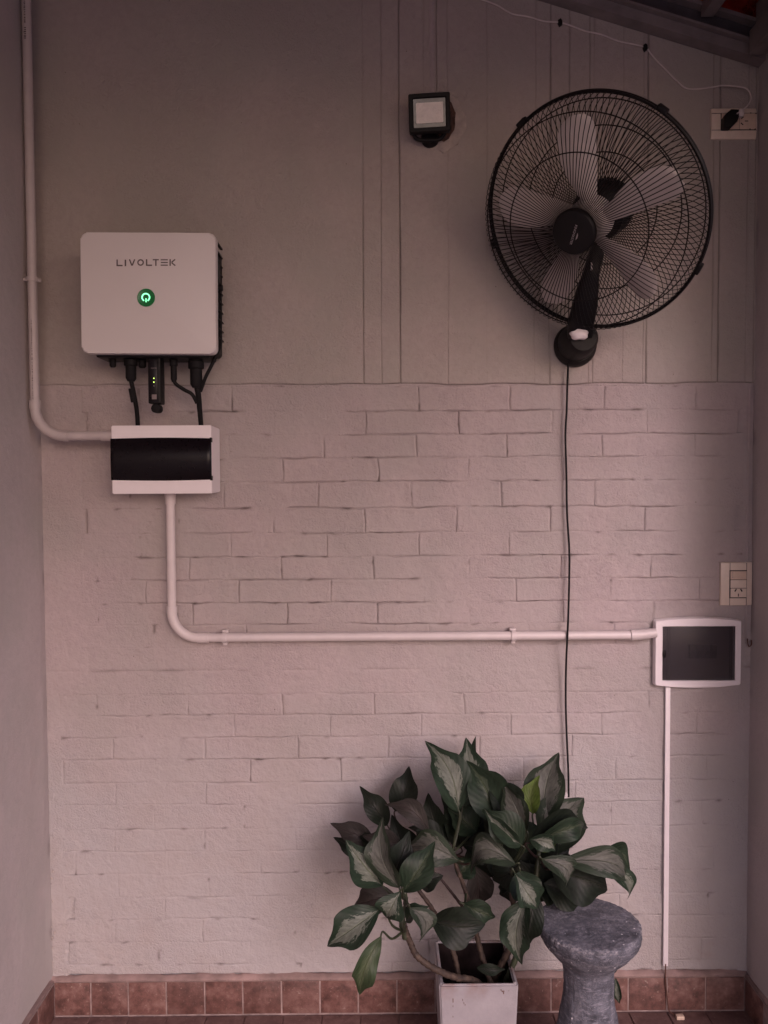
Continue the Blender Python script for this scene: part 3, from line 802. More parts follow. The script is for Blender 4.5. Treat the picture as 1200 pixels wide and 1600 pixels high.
# cables between inverter and fuse box
cb = thing('power_cable', at(212, 630, .08), 'black cable dropping from the left gland of the inverter into the fuse box', 'cable')
tube('cable_sheath', [at(204, 592, .10), at(207, 605, .095), at(211, 625, .085), at(214, 645, .07), at(215.5, 668, .06)], .0062, M['blackmatte'], cb)
tube('tape_wrap', [at(205, 607, .094), at(209, 628, .084)], .0078, M['blackmatte'], cb, k=2)
cb2 = thing('power_cable', at(312, 630, .08), 'thick black cable bundle joined by two branches under the right gland of the inverter', 'cable')
tube('cable_sheath', [at(307, 600, .10), at(310, 618, .092), at(312, 640, .075), at(314.5, 668, .06)], lambda t: .0085 - .002 * t, M['blackmatte'], cb2)
tube('branch_cable', [at(271, 592, .10), at(275, 600, .10), at(288, 609, .095), at(300, 616, .092), at(308, 630, .085)], .0052, M['blackmatte'], cb2)
tube('branch_cable', [at(344, 420, .05), at(343.5, 470, .05), at(343.5, 530, .07), at(340, 550, .085), at(329, 574, .092), at(321, 590, .094), at(313, 612, .090)], .0050, M['blackmatte'], cb2)

# ------------------------------------------------------------------ PVC conduits
RP = .0125
def arc_pts(c, u, v, r, n=7):
    return [c + u * (r * math.cos(t)) + v * (r * math.sin(t)) for t in [math.pi / 2 * i / n for i in range(n + 1)]]
# left conduit coming down the corner
dl = .085
top = at(44, -60, dl)
q0 = at(54.5, 628, dl); q1 = at(100, 681, dl); q2 = at(178, 680.5, dl)
xP = q0.x; zP = q1.z; rB = q1.x - q0.x
cd = thing('conduit', (xP, -dl, zP), 'grey PVC conduit running down the left corner and bending into the fuse box', 'conduit')
tube('pipe', [Vector((xP, -dl, ZTOP - .4)), Vector((xP, -dl, zP + rB))], RP, M['pvc_dark'], cd, seg=20, smooth=False)
C0 = Vector((q1.x, -dl, zP + rB))
tube('elbow', arc_pts(C0, Vector((-1, 0, 0)), Vector((0, 0, -1)), rB, 12), RP + .0016, M['pvc_dark'], cd, seg=20, smooth=False)
tube('coupling', [Vector((xP, -dl, zP + rB - .002)), Vector((xP, -dl, zP + rB + .02))], RP + .0030, M['pvc_dark'], cd, seg=20, smooth=False)
tube('coupling', [Vector((q1.x - .002, -dl, zP)), Vector((q1.x + .012, -dl, zP))], RP + .0028, M['pvc_dark'], cd, seg=20, smooth=False)
tube('pipe', [Vector((q1.x, -dl, zP)), Vector((q2.x, -dl, zP))], RP, M['pvc_dark'], cd, seg=20, smooth=False)
tube('coupling', [Vector((q2.x - .035, -dl, zP)), Vector((q2.x + .002, -dl, zP))], RP + .0028, M['pvc_dark'], cd, seg=20, smooth=False)
zc = at(50, 437, dl).z
clp = lathe('clip', [(RP + .0005, -.006), (RP + .004, -.006), (RP + .004, .006), (RP + .0005, .006)], frame((xP, -dl, zc), (0, 0, 1)), M['pvc_dark'], cd, 24)
box('clip_arm', at(37, 437, dl).x, xP - RP, -dl - .004, -dl + .004, zc - .005, zc + .005, M['pvc_dark'], clp, bev=.001)
box('clip_arm', xP + RP, xP + RP + .010, -dl, -dl + .008, zc - .006, zc + .004, M['pvc_dark'], clp, bev=.001)
# faint print on the pipe
bm = bmesh.new(); rr = random.Random(3)
def dash(y0, y1, wd=.0011):
    z1, z0 = at(50, y0, dl).z, at(50, y1, dl).z
    z = z0
    while z < z1:
        l = rr.uniform(.001, .0035)
        bm_box(bm, xP - wd * rr.uniform(.6, 1.2), xP + wd, -dl - RP - .0002, -dl - RP + .0015, z, min(z + l, z1)); z += l + rr.uniform(.0008, .003)
dash(4, 40, .0022); dash(46, 64, .0028); dash(500, 556, .0010); dash(559, 563, .0025); dash(566, 626, .0011)
link('print', from_bm(bm), M['print'], cd, smooth=False, kind='stuff')
# central conduit
dm = .033
v0 = at(265.5, 765, dm); e0 = at(269, 948, dm); e1 = at(320, 996.5, dm); h1 = at(985, 992, dm)
xP2 = (v0.x + e0.x) / 2; zP2 = (e1.z + h1.z) / 2; rB2 = .075
x_end = at(1023, 990, dm).x
cc = thing('conduit', (xP2, -dm, zP2), 'white PVC conduit dropping from the fuse box then running level to the breaker box', 'conduit')
tube('pipe', [Vector((xP2, -dm, v0.z)), Vector((xP2, -dm, zP2 + rB2))], RP, M['pvc'], cc, seg=20, smooth=False)
tube('coupling', [Vector((xP2, -dm, v0.z + .006)), Vector((xP2, -dm, at(266, 788, dm).z))], lambda t: RP + .0042 - .0018 * t, M['pvc'], cc, seg=20, smooth=False)
C1 = Vector((xP2 + rB2, -dm, zP2 + rB2))
tube('elbow', arc_pts(C1, Vector((-1, 0, 0)), Vector((0, 0, -1)), rB2, 14), RP + .0014, M['pvc'], cc, seg=20, smooth=False)
tube('coupling', [Vector((xP2, -dm, zP2 + rB2 - .003)), Vector((xP2, -dm, zP2 + rB2 + .016))], RP + .0026, M['pvc'], cc, seg=20, smooth=False)
tube('coupling', [Vector((xP2 + rB2 - .003, -dm, zP2)), Vector((xP2 + rB2 + .030, -dm, zP2))], RP + .0026, M['pvc'], cc, seg=20, smooth=False)
tube('pipe', [Vector((xP2 + rB2, -dm, zP2)), Vector((h1.x + .002, -dm, zP2))], RP, M['pvc'], cc, seg=20, smooth=False)
tube('coupling', [Vector((h1.x, -dm, zP2)), Vector((h1.x + .030, -dm, zP2 + .001)), Vector((x_end + .003, -dm, zP2 + .006))], lambda t: RP + .0030 - .0015 * t, M['pvc'], cc, seg=20, k=5)
for px in (351, 802):
    x = at(px, 995, dm).x
    c_ = lathe('clip', [(RP + .0005, -.0065), (RP + .0035, -.0065), (RP + .0035, .0065), (RP + .0005, .0065)], frame((x, -dm, zP2), (1, 0, 0), Vector((0, 0, 1))), M['pvc'], cc, 24)
    box('clip_ear', x - .009, x + .009, -dm + .004, -.003, zP2 + .011, zP2 + .020, M['pvc'], c_, bev=.002)
    box('clip_ear', x - .006, x + .006, -dm + .002, -.003, zP2 - .023, zP2 - .011, M['pvc'], c_, bev=.002)

# ------------------------------------------------------------------ recessed breaker box, right
dr = .024
a, b = at(1023.5, 970, dr), at(1158.5, 1071, dr)
bb = thing('breaker_box', (a.x, 0, b.z), 'white framed breaker box with a smoky window, at the right end of the level conduit', 'breaker box')
bmF = bmesh.new()
outer = rpoly(a.x, b.x, b.z, a.z, .006, 5, bulge=.0085)
wa, wb = at(1036, 979.5, dr), at(1148.5, 1063, dr)
inner0 = [(wa.x, wa.z), (wb.x, wa.z), (wb.x, wb.z), (wa.x, wb.z)]
# frame as a ring: project each outer point onto the window rectangle
cx, cz = (wa.x + wb.x) / 2, (wa.z + wb.z) / 2; hx, hz = (wb.x - wa.x) / 2, (wa.z - wb.z) / 2
ox, oz = (b.x - a.x) / 2, (a.z - b.z) / 2 + .004
def inner_pt(x, z):
    u, v = (x - cx) / ox, (z - cz) / oz; m_ = max(abs(u), abs(v)); u /= m_; v /= m_
    return cx + u * hx, cz + v * hz
n = len(outer)
levels = [(outer, 0, -.004, 1.0), (outer, 0, -dr + .006, 1.0), (outer, 1, -dr, .978)]
Rg = []
for k, (pts, _, y, s_) in enumerate(levels):
    Rg.append([bmF.verts.new((cx + (x - cx) * s_, y, cz + (z - cz) * (1 - (1 - s_) * 1.25))) for x, z in pts])
inn = [inner_pt(x, z) for x, z in outer]
Rg.append([bmF.verts.new((x, -dr - .0005, z)) for x, z in [(cx + (x - cx) * 1.02, cz + (z - cz) * 1.02) for x, z in inn]])
Rg.append([bmF.verts.new((x, -dr + .002, z)) for x, z in inn]); Rg.append([bmF.verts.new((x, -.006, z)) for x, z in inn])
for A_, B2 in zip(Rg, Rg[1:]):
    for j in range(n): bmF.faces.new((A_[j], A_[(j + 1) % n], B2[(j + 1) % n], B2[j]))
link('frame', from_bm(bmF), M['white'], bb, smooth='auto')
box('back_tray', wa.x - .003, wb.x + .003, -.0062, -.0052, wb.z - .003, wa.z + .003, M['fadedprint'], bb)
box('window', wa.x + .0004, wb.x - .0004, -dr + .0015, -dr + .0035, wb.z + .0004, wa.z - .0004, M['smokepane'], bb, bev=.0005)
for px in (1043, 1046, 1141, 1144):
    x = at(px, 1000, dr).x; box('window_rib', x - .0007, x + .0007, -dr + .0005, -dr + .0014, wb.z + .002, wa.z - .002, M['smokepane'], bb)
pc = at(1037, 1022, dr)
bm = bmesh.new(); bm_lathe(bm, [(.011, 0), (.0115, .002), (.008, .003)], frame((pc.x, -dr - .0008, pc.z), (0, -1, 0)), 24)
for v in bm.verts: v.co.x = pc.x + (v.co.x - pc.x) * (.55 if v.co.x > pc.x else .35)
link('pull_tab', from_bm(bm), M['smoke'], bb)
for k in range(4):
    p = at(1082 + k * 11, 1018, .014)
    br = box('circuit_breaker', p.x - .0092, p.x + .0092, -.017, -.0065, p.z - .020, p.z + .020, M['breaker'], bb, bev=.001)
    box('breaker_lever', p.x - .005, p.x + .005, -.0200, -.0172, p.z - .006, p.z + .004, M['black'], br, bev=.0008)

# trunking and thin wire below it
a, b = at(1038, 1074, .010), at(1046, 1509, .010)
tr = thing('cable_trunking', (at(1041, 1509).x, 0, b.z), 'narrow white cable trunking running straight down from the breaker box', 'trunking')
xm, wd_ = at(1041.6, 1290, .010).x, .0072
box('cover_strip', xm - wd_, xm + wd_, -.0125, -.0095, b.z, a.z, M['white'], tr, bev=.001)
box('channel', xm - wd_ + .001, xm + wd_ - .001, -.0096, .004, b.z + .001, a.z, M['white'], tr)
tw = thing('loose_wire', at(1041, 1540), 'thin brown wire leaving the bottom of the trunking and curling on the floor', 'wire')
tube('wire_strand', [at(1040, 1506, .012), at(1040, 1530, .022), at(1042, 1555, .022), at(1044, 1572, .024), Vector((at(1047, 1578, .03).x, -.035, .008)), Vector((at(1055, 1588).x, -.055, .004))], .0018, M['rust'], tw)
box('wire_clip', at(1046, 1580).x, at(1058, 1580).x, -.060, -.045, .0008, .012, M['ivory2'], tw, bev=.002)

# ------------------------------------------------------------------ switch plate, lower right
ds = .014
a, b = at(1127.5, 879, ds), at(1175.5, 946, ds)
sp = thing('switch_plate', (a.x, 0, b.z), 'upright ivory wall plate with a switch and a socket, above the breaker box', 'switch')
def plate(a, b, parent, vertical=True):
    bm = bmesh.new(); n = 12; L = []
    for k in range(n + 1):
        t_ = k / n; bow = math.sin(math.pi * t_) ** .6 * .006
        L.append((t_, bow))
    rows_ = []
    for t_, bow in L:
        if vertical: x = a.x + (b.x - a.x) * t_; r_ = [(x, -.001, b.z), (x, -ds + .006 - bow, b.z + .0005), (x, -ds + .0045 - bow, b.z + .004), (x, -ds + .0045 - bow, a.z - .004), (x, -ds + .006 - bow, a.z - .0005), (x, -.001, a.z)]
        else: z = b.z + (a.z - b.z) * t_; r_ = [(a.x, -.001, z), (a.x + .0005, -ds + .006 - bow, z), (a.x + .004, -ds + .0045 - bow, z), (b.x - .004, -ds + .0045 - bow, z), (b.x - .0005, -ds + .006 - bow, z), (b.x, -.001, z)]
        rows_.append([bm.verts.new(v) for v in r_])
    for A_, B2 in zip(rows_, rows_[1:]):
        for j in range(5): bm.faces.new((A_[j], B2[j], B2[j + 1], A_[j + 1]))
    bm.faces.new(rows_[0]); bm.faces.new(rows_[-1][::-1])
    return link('plate', from_bm(bm), M['ivory'], parent, smooth='auto')
plate(a, b, sp)
yF = -ds - .0026
def pad(name, pa, pb, mat, parent, th=.001, yy=None, bev=.0004):
    y = yF if yy is None else yy
    return box(name, pa.x, pb.x, y - th, y + .0045, pb.z, pa.z, mat, parent, bev=bev)
pad('module_bed', at(1139.8, 891, ds), at(1166, 934.5, ds), M['cavity'], sp, th=-.0006, bev=0)
for px in (1140.3, 1166.3):
    x = at(px, 900, ds).x; box('plate_seam', x - .0004, x + .0004, yF + .0002, yF + .004, b.z + .001, a.z - .001, M['fadedprint'], sp)
pad('rocker_switch', at(1141, 892.5, ds), at(1165.4, 905.2, ds), M['ivory2'], sp, th=.002)
pad('blank_module', at(1141, 906.2, ds), at(1165.4, 918.4, ds), M['ivory'], sp)
sck = pad('socket', at(1141, 919.4, ds), at(1165.4, 933, ds), M['ivory'], sp)
def slot(px, py, w_, h_, ang, parent, y):
    w_ *= 1.3; h_ *= 1.15; p = at(px, py, ds); m_ = Matrix.Translation((p.x, 0, p.z)) @ Matrix.Rotation(R(ang), 4, 'Y') @ Matrix.Translation((-p.x, 0, -p.z))
    box('slot', p.x - w_ / 2, p.x + w_ / 2, y - .0014, y + .002, p.z - h_ / 2, p.z + h_ / 2, M['cavity'], parent, mtx=m_)
slot(1148.5, 922, .0028, .0078, 32, sck, yF); slot(1157.5, 922, .0028, .0078, -32, sck, yF); slot(1152.8, 929.5, .0020, .0075, 0, sck, yF)
for k in range(3):
    p = at(1143.5, 895 + k * 3.2, ds); box('switch_notch', p.x - .002, p.x + .002, yF - .0024, yF, p.z - .0006, p.z + .0006, M['fadedprint'], sp)
# rusty hook beside it
hk = thing('wall_hook', at(1171, 1005), 'small rusty hook screwed into the wall right of the breaker box', 'hook')
tube('hook_wire', [at(1168, 998, .0), at(1168, 1000, .012), at(1170, 1010, .016), at(1174, 1007, .014), at(1174, 1000, .012)], .0016, M['rust'], hk)

# ------------------------------------------------------------------ upper socket plate
a, b = at(1112, 168.5, ds), at(1182.5, 216.5, ds)
us = thing('socket_plate', (a.x, 0, b.z), 'ivory double socket plate lying sideways near the roof with a black plug in it', 'socket')
plate(a, b, us, vertical=False)
for py in (177.5, 203.5):
    z = at(1150, py, ds).z; box('plate_seam', a.x + .001, b.x - .001, yF + .0002, yF + .004, z - .0004, z + .0004, M['fadedprint'], us)
pad('module_bed', at(1126, 177, ds), at(1180.5, 203.8, ds), M['cavity'], us, th=-.0006, bev=0)
s1 = pad('socket', at(1127, 178, ds), at(1154.5, 202.6, ds), M['ivory2'], us)
s2 = pad('socket', at(1155.5, 178, ds), at(1180, 202.6, ds), M['ivory2'], us)
slot(1159, 185, .0022, .0075, 50, s2, yF); slot(1158.5, 194.5, .0022, .0075, -50, s2, yF); slot(1165.5, 190, .0075, .0020, 0, s2, yF)
for px_, py_ in ((1172.2, 177.5), (1180, 178), (1171, 202.5), (1179, 202.5)):
    p = at(px_, py_, ds); box('slot', p.x - .0016, p.x + .0016, yF - .0013, yF + .002, p.z - .0014, p.z + .0014, M['cavity'], us)
pl = thing('black_plug', at(1142, 185, .03), 'black angled plug pushed into the left half of the upper socket', 'plug')
pts = [(1131, 200), (1131, 183), (1135, 177), (1142, 171), (1154, 171.5), (1155, 180), (1152, 190), (1142, 200)]
prism('plug_body', [(at(x, y, .035).x, at(x, y, .035).z) for x, y in pts][::-1], -.040, -.0175, M['black'], pl, bev=.004, seg=3)
prism('strain_relief', rpoly(at(1147, 0).x, at(1154.5, 0).x, at(1150, 185, .03).z, at(1150, 173, .03).z, .005), -.042, -.030, M['cable_white'], pl, bev=.002)
# thin white cable stapled up the wall
wc = thing('white_cable', at(1010, 75), 'thin white cable looping from the upper plug and pinned along under the rafter', 'cable')
tube('cable_run', [at(1151, 178, .040), at(1158, 173, .038), at(1166, 167, .034), at(1172.5, 158, .030), at(1173, 148, .028), at(1167, 139, .026), at(1155, 135.5, .022), at(1130, 133.5, .015), at(1115, 136, .010),
     at(1092, 139, .0075), at(1072, 138, .0065), at(1058, 127, .0065), at(1043, 112, .0070), at(1028, 97, .008), at(1017, 84, .009), at(1009, 74.5, .010), at(992, 69.5, .009), at(965, 64, .008), at(940, 54, .008), at(915, 48.5, .008), at(893, 40.5, .009), at(875, 35, .010),
     at(850, 33, .009), at(825, 26, .009), at(800, 21.5, .009), at(780, 10, .009), at(764, 3, .009), at(740, -6, .009), at(700, -30, .009)], .0021, M['cable_white'], wc, k=5)
for px_, py_ in ((1008, 74.5), (875, 35.5)):
    p = at(px_, py_, .010)
    m_ = Matrix.Translation(p) @ Matrix.Rotation(R(-25), 4, 'Y') @ Matrix.Translation(-p)
    ck = prism('cable_clip', [(p.x - .006, p.z - .009), (p.x + .003, p.z - .008), (p.x + .007, p.z + .002), (p.x + .005, p.z + .009), (p.x - .003, p.z + .008), (p.x - .006, p.z + .001)], -.016, -.004, M['black'], wc, bev=.0015, mtx=m_)

# ------------------------------------------------------------------ flood light
dfl = .075
fl = thing('flood_light', at(672, 176), 'small square black LED floodlight beside a broken patch of plaster', 'floodlight')
a, b = at(638.5, 146.5, dfl), at(703.5, 204, dfl)
cxf, czf = (a.x + b.x) / 2, (a.z + b.z) / 2
tm = Matrix.Translation((cxf, -dfl, czf)) @ Matrix.Rotation(R(9), 4, 'X') @ Matrix.Rotation(R(-2), 4, 'Y') @ Matrix.Rotation(R(-4), 4, 'Z') @ Matrix.Translation((-cxf, dfl, -czf))
bm = bmesh.new()
bt = .0105
outer = rpoly(a.x, b.x, b.z, a.z, .005, 4); inn = rpoly(a.x + bt, b.x - bt, b.z + bt, a.z - bt, .002, 4)
inn2 = rpoly(a.x + bt + .003, b.x - bt - .003, b.z + bt + .003, a.z - bt - .003, .002, 4)
Rg = [[bm.verts.new((x, y, z)) for x, z in p_] for p_, y in ((outer, -dfl + .030), (outer, -dfl + .002), ([(cxf + (x - cxf) * .97, czf + (z - czf) * .97) for x, z in outer], -dfl), (inn, -dfl), (inn2, -dfl + .007))]
n = len(outer)
for A_, B2 in zip(Rg, Rg[1:]):
    for j in range(n): bm.faces.new((A_[j], A_[(j + 1) % n], B2[(j + 1) % n], B2[j]))
bm.faces.new(Rg[0][::-1])
me = from_bm(bm); me.transform(tm); link('housing', me, M['black'], fl, smooth='auto')
box('glass', a.x + bt + .001, b.x - bt - .001, -dfl + .006, -dfl + .008, b.z + bt + .001, a.z - bt - .001, M['lampglass'], fl, mtx=tm)
c1, c2 = at(650, 160, dfl), at(692.5, 190.5, dfl)
prism('reflector', rpoly(c1.x, c2.x, c2.z, c1.z, .003, 4), -dfl + .0045, -dfl + .0059, M['reflector'], fl, mtx=tm)
for k in range(7):
    x = a.x + .012 + k * (b.x - a.x - .024) / 6
    box('cooling_fin', x - .0015, x + .0015, -dfl + .030, -dfl + .046, b.z + .008, a.z - .008, M['black'], fl, mtx=tm)
bm = bmesh.new()
bm_tube(bm, [Vector((a.x + .012, -dfl + .035, b.z + .010)), Vector((a.x + .025, -dfl + .045, b.z - .004)), Vector((cxf, -.03, b.z - .008)), Vector((b.x - .025, -dfl + .045, b.z - .004)), Vector((b.x - .012, -dfl + .035, b.z + .010))], .006, 8)
link('bracket', from_bm(bm), M['black'], fl)
lathe('mount', [(.026, 0), (.026, .010), (.018, .022)], frame((cxf + .006, -.004, b.z + .006), (0, -1, 0)), M['black'], fl, 20)
# broken plaster around it: a ragged lip and the raw hole
rr = random.Random(12)
hc = at(683, 183)
def blob(rx, rz_, n_, j, cx_=0, cz_=0):
    return [(hc.x + cx_ + rx * (1 + rr.uniform(-j, j)) * math.cos(2 * math.pi * k / n_), hc.z + cz_ + rz_ * (1 + rr.uniform(-j, j)) * math.sin(2 * math.pi * k / n_)) for k in range(n_)]
prism('patch_edge', blob(.074, .082, 30, .09, .008, -.016), -.0068, -.001, M['patch'], wall, bev=.0015)
prism('raw_hole', blob(.055, .066, 26, .09, .0, -.008), -.0078, -.001, M['chip'], wall, bev=.0005)

# ------------------------------------------------------------------ fan
RF = .318
FC = at(926, 340, .245)
toc = (CAM - FC).normalized()
right = Vector((1, 0, 0)); upv = Vector((0, 0, 1))
u_ = (RM @ Vector((-35, -27, 0))).normalized(); u_ = (u_ - toc * u_.dot(toc)).normalized()
TILT = R(27)
AX = (toc * math.cos(TILT) + u_ * math.sin(TILT)).normalized()
FM = frame(FC, AX, (RM @ Vector((1, 0, 0)))) @ Matrix.Scale(.925, 4)
def fp(r, ang, h): return FM @ Vector((r * math.cos(ang), r * math.sin(ang), h))
fan = thing('wall_fan', at(898, 541), 'large black wall fan with a wire cage and grey blades, tilted down towards the left', 'fan')
def ring(bm, r, h, rad, seg=8, n=120, a0=0.0, a1=360.0, sq=False):
    full = (a1 - a0) >= 360; pts = [fp(r, R(a0 + (a1 - a0) * k / n), h) for k in range(n + 1)]
    if full:
        rings = []
        for k in range(n):
            p = pts[k]; t = (pts[(k + 1) % n] - pts[k - 1 if k else n - 1]).normalized(); s_ = AX; q_ = t.cross(s_).normalized()
            rings.append([bm.verts.new(p + (s_ * math.cos(a_) + q_ * math.sin(a_)) * rad) for a_ in [2 * math.pi * j / seg for j in range(seg)]])
        for k in range(n):
            A_, B2 = rings[k], rings[(k + 1) % n]
            for j in range(seg): bm.faces.new((A_[j], A_[(j + 1) % seg], B2[(j + 1) % seg], B2[j]))
    else: bm_tube(bm, pts, rad, seg, smooth=False)
WR = .00115
# front cage
bm = bmesh.new(); NW = 124
prof_f = [(.040, .126), (.060, .1255), (.12, .123), (.18, .117), (.24, .104), (.275, .090), (.298, .071), (.310, .045), (.315, .018), (.3165, .002)]
for k in range(NW):
    a_ = 2 * math.pi * k / NW
    bm_tube(bm, [fp(r, a_ + .10 * max(0, (.14 - r)) , h) for r, h in prof_f], WR, 4, caps=False, smooth=False)
fg = link('front_grille', from_bm(bm), M['wire'], fan)
for r, h in ((.197, .1140), (.286, .0810)):
    bm = bmesh.new(); ring(bm, r, h - .001, .0016, 6); link('grille_ring', from_bm(bm), M['wire'], fg)
# rear cage, wires swept
bm = bmesh.new(); NR = 110
prof_r = [(.060, -.075), (.11, -.073), (.17, -.068), (.22, -.060), (.262, -.048), (.292, -.031), (.309, -.012), (.3165, -.001)]
for k in range(NR):
    a_ = 2 * math.pi * k / NR
    bm_tube(bm, [fp(r, a_ + 1.3 * (RF - r) , h) for r, h in prof_r], WR, 4, caps=False, smooth=False)
rg = link('rear_grille', from_bm(bm), M['wire'], fan)
for r, h in ((.155, -.0705), (.225, -.0595), (.296, -.030)):
    bm = bmesh.new(); ring(bm, r, h - .001, .0016, 6); link('grille_ring', from_bm(bm), M['wire'], rg)
bm = bmesh.new(); ring(bm, RF, 0, .0050, 10, 140)
rim = link('rim', from_bm(bm), M['black'], fan)
for r, h in ((RF + .001, .006), (RF + .001, -.007)):
    bm = bmesh.new(); ring(bm, r, h, .0028, 6, 140); link('rim_band', from_bm(bm), M['wire'], rim)
for ang in (66, 139, -13, 205):
    p = fp(RF + .004, R(ang), 0); o_ = (p - FC).normalized(); t_ = AX.cross(o_)
    mm = Matrix((o_, t_, AX)).transposed().to_4x4(); mm = Matrix.Translation(p) @ mm
    box('rim_clip', -.006, .007, -.014, .014, -.010, .010, M['black'], fan, bev=.003, mtx=mm)
# hub badge
lathe('badge', [(.0, .1185), (.060, .1185), (.0605, .131), (.057, .1365), (.048, .139), (.0, .1398)], FM, M['black'], fan, 48)
def text_mesh(s_, size):
    cu = bpy.data.curves.new('t', 'FONT'); cu.body = s_; cu.size = size; cu.extrude = .0003; cu.align_x = 'CENTER'; cu.align_y = 'CENTER'
    ob = bpy.data.objects.new('t', cu); C.objects.link(ob)
    dg = bpy.context.evaluated_depsgraph_get(); me = bpy.data.meshes.new_from_object(ob.evaluated_get(dg))
    bpy.data.objects.remove(ob); bpy.data.curves.remove(cu); me.materials.clear(); return me
me = text_mesh('KINGMASTER', .0092)
me.transform(FM @ Matrix.Translation((.004, -.003, .1400)) @ Matrix.Rotation(R(-98), 4, 'Z'))
link('badge_lettering', me, M['logo_grey'], fan, smooth=False)
bm = bmesh.new()
sw = [(0, -.010), (.004, -.004), (.005, .004), (.003, .011), (.0015, .004), (.0005, -.002)]
f_ = [bm.verts.new(FM @ Vector((.012 + x, -.006 + y, .1401))) for x, y in sw]; bm.faces.new(f_)
r_ = bmesh.ops.extrude_face_region(bm, geom=list(bm.faces))
for v in [g for g in r_['geom'] if isinstance(g, bmesh.types.BMVert)]: v.co += AX * .0003
link('badge_emblem', from_bm(bm), M['logo_grey'], fan, smooth=False)
# rotor
lathe('blade_hub', [(.0, .075), (.030, .075), (.052, .062), (.060, .030), (.062, -.004), (.0, -.004)], FM, M['blade'], fan, 40)
def blade(ang):
    bm = bmesh.new(); nr, nc = 16, 8; G = []
    for i in range(nr + 1):
        t_ = i / nr; r = .052 + (.272 - .052) * t_
        # angular half-widths and sweep
        wd2 = (.018 + .033 * math.sin(min(1, t_ * 1.15) * math.pi * .60)) 
        if t_ > .80: wd2 *= math.sqrt(max(0, 1 - ((t_ - .80) / .205) ** 2)) * .85 + .15
        off = .020 * math.sin(t_ * 2.6) - .012
        row = []
        for j in range(nc + 1):
            s_ = j / nc * 2 - 1
            x = r; y = off + s_ * wd2
            pitch = R(30 - 15 * t_)
            h = .030 + math.sin(pitch) * s_ * wd2 * .9 + .010 * (1 - s_ * s_)
            row.append(bm.verts.new(FM @ (Matrix.Rotation(ang, 4, 'Z') @ Vector((x, y * .93, h)))))
        G.append(row)
    for i in range(nr):
        for j in range(nc): bm.faces.new((G[i][j], G[i + 1][j], G[i + 1][j + 1], G[i][j + 1]))
    bmesh.ops.recalc_face_normals(bm, faces=bm.faces); bmesh.ops.solidify(bm, geom=list(bm.faces), thickness=.002)
    return link('blade', from_bm(bm), M['blade'], fan, smooth='auto')
for k in range(5): blade(R(35 + 72 * k))
# motor
lathe('motor_housing', [(.0, -.012), (.055, -.012), (.076, -.030), (.080, -.060), (.080, -.105), (.066, -.140), (.040, -.158), (.0, -.160)], FM, M['black'], fan, 40)
# arm: from a neck under the motor down to the wall base
mb = fp(0, 0, -.085)
bc = at(897, 541, 0)
armP = [mb + Vector((0, 0, -.045)), at(925, 420, .20), at(918, 450, .185), at(913, 480, .165), at(908, 505, .14), at(905, 530, .11)]
wds = [.018, .020, .028, .034, .035, .032]
P_ = catmull(armP, 5); bm = bmesh.new(); n = len(P_); rings = []
for i, p in enumerate(P_):
    t_ = i / (n - 1) * (len(wds) - 1); k = min(int(t_), len(wds) - 2); wv_ = wds[k] + (wds[k + 1] - wds[k]) * (t_ - k)
    rings.append([bm.verts.new(p + Vector((wv_ * math.copysign(abs(math.cos(a_)) ** .6, math.cos(a_)), .024 * math.copysign(abs(math.sin(a_)) ** .6, math.sin(a_)), 0))) for a_ in [2 * math.pi * j / 20 for j in range(20)]])
for A_, B2 in zip(rings, rings[1:]):
    for j in range(20): bm.faces.new((A_[j], B2[j], B2[(j + 1) % 20], A_[(j + 1) % 20]))
bm.faces.new(rings[0]); bm.faces.new(rings[-1][::-1])
link('arm', from_bm(bm), M['black'], fan)
tube('neck', [mb, mb + Vector((0, .0, -.06))], .024, M['black'], fan, smooth=False, seg=16)
lathe('wall_base', [(.0, .003), (.060, .003), (.062, .012), (.058, .030), (.050, .040), (.0, .042)], frame((bc.x, 0, bc.z), (0, -1, 0)), M['black'], fan, 40)
a, b = at(885, 512, .12), at(938, 552, .12)
lathe('control_box', [(.0, .0), (.052, .0), (.050, .030), (.044, .075), (.036, .088), (.0, .090)], frame(Vector(((a.x + b.x) / 2, -.035, (a.z + b.z) / 2 + .008)), (0, -1, 0)), M['black'], fan, 32)
kb = at(905.5, 522, .14)
bm = bmesh.new(); bm_lathe(bm, [(.0, .0), (.025, .0), (.0245, .010), (.019, .018), (.0, .020)], frame((kb.x, -.132, kb.z), (0, -1, .0)), 30)
for v in bm.verts:
    dxy = Vector((v.co.x - kb.x, 0, v.co.z - kb.z)); an = math.atan2(dxy.z, dxy.x)
    if dxy.length > .004: dxy *= 1 + .10 * math.sin(an * 5 + (v.co.y + .132) * 90)
    v.co.x, v.co.z = kb.x + dxy.x * 1.0, kb.z + dxy.z * .62
link('speed_knob', from_bm(bm), M['white'], fan)
box('control_print', kb.x - .004, kb.x + .014, -.1352, -.1338, kb.z + .019, kb.z + .021, M['logo_grey'], fan)
p = at(924, 416, .225)
box('arm_badge', p.x - .002, p.x + .002, p.y - .003, p.y + .004, p.z - .010, p.z + .010, M['logo_grey'], fan, bev=.001)
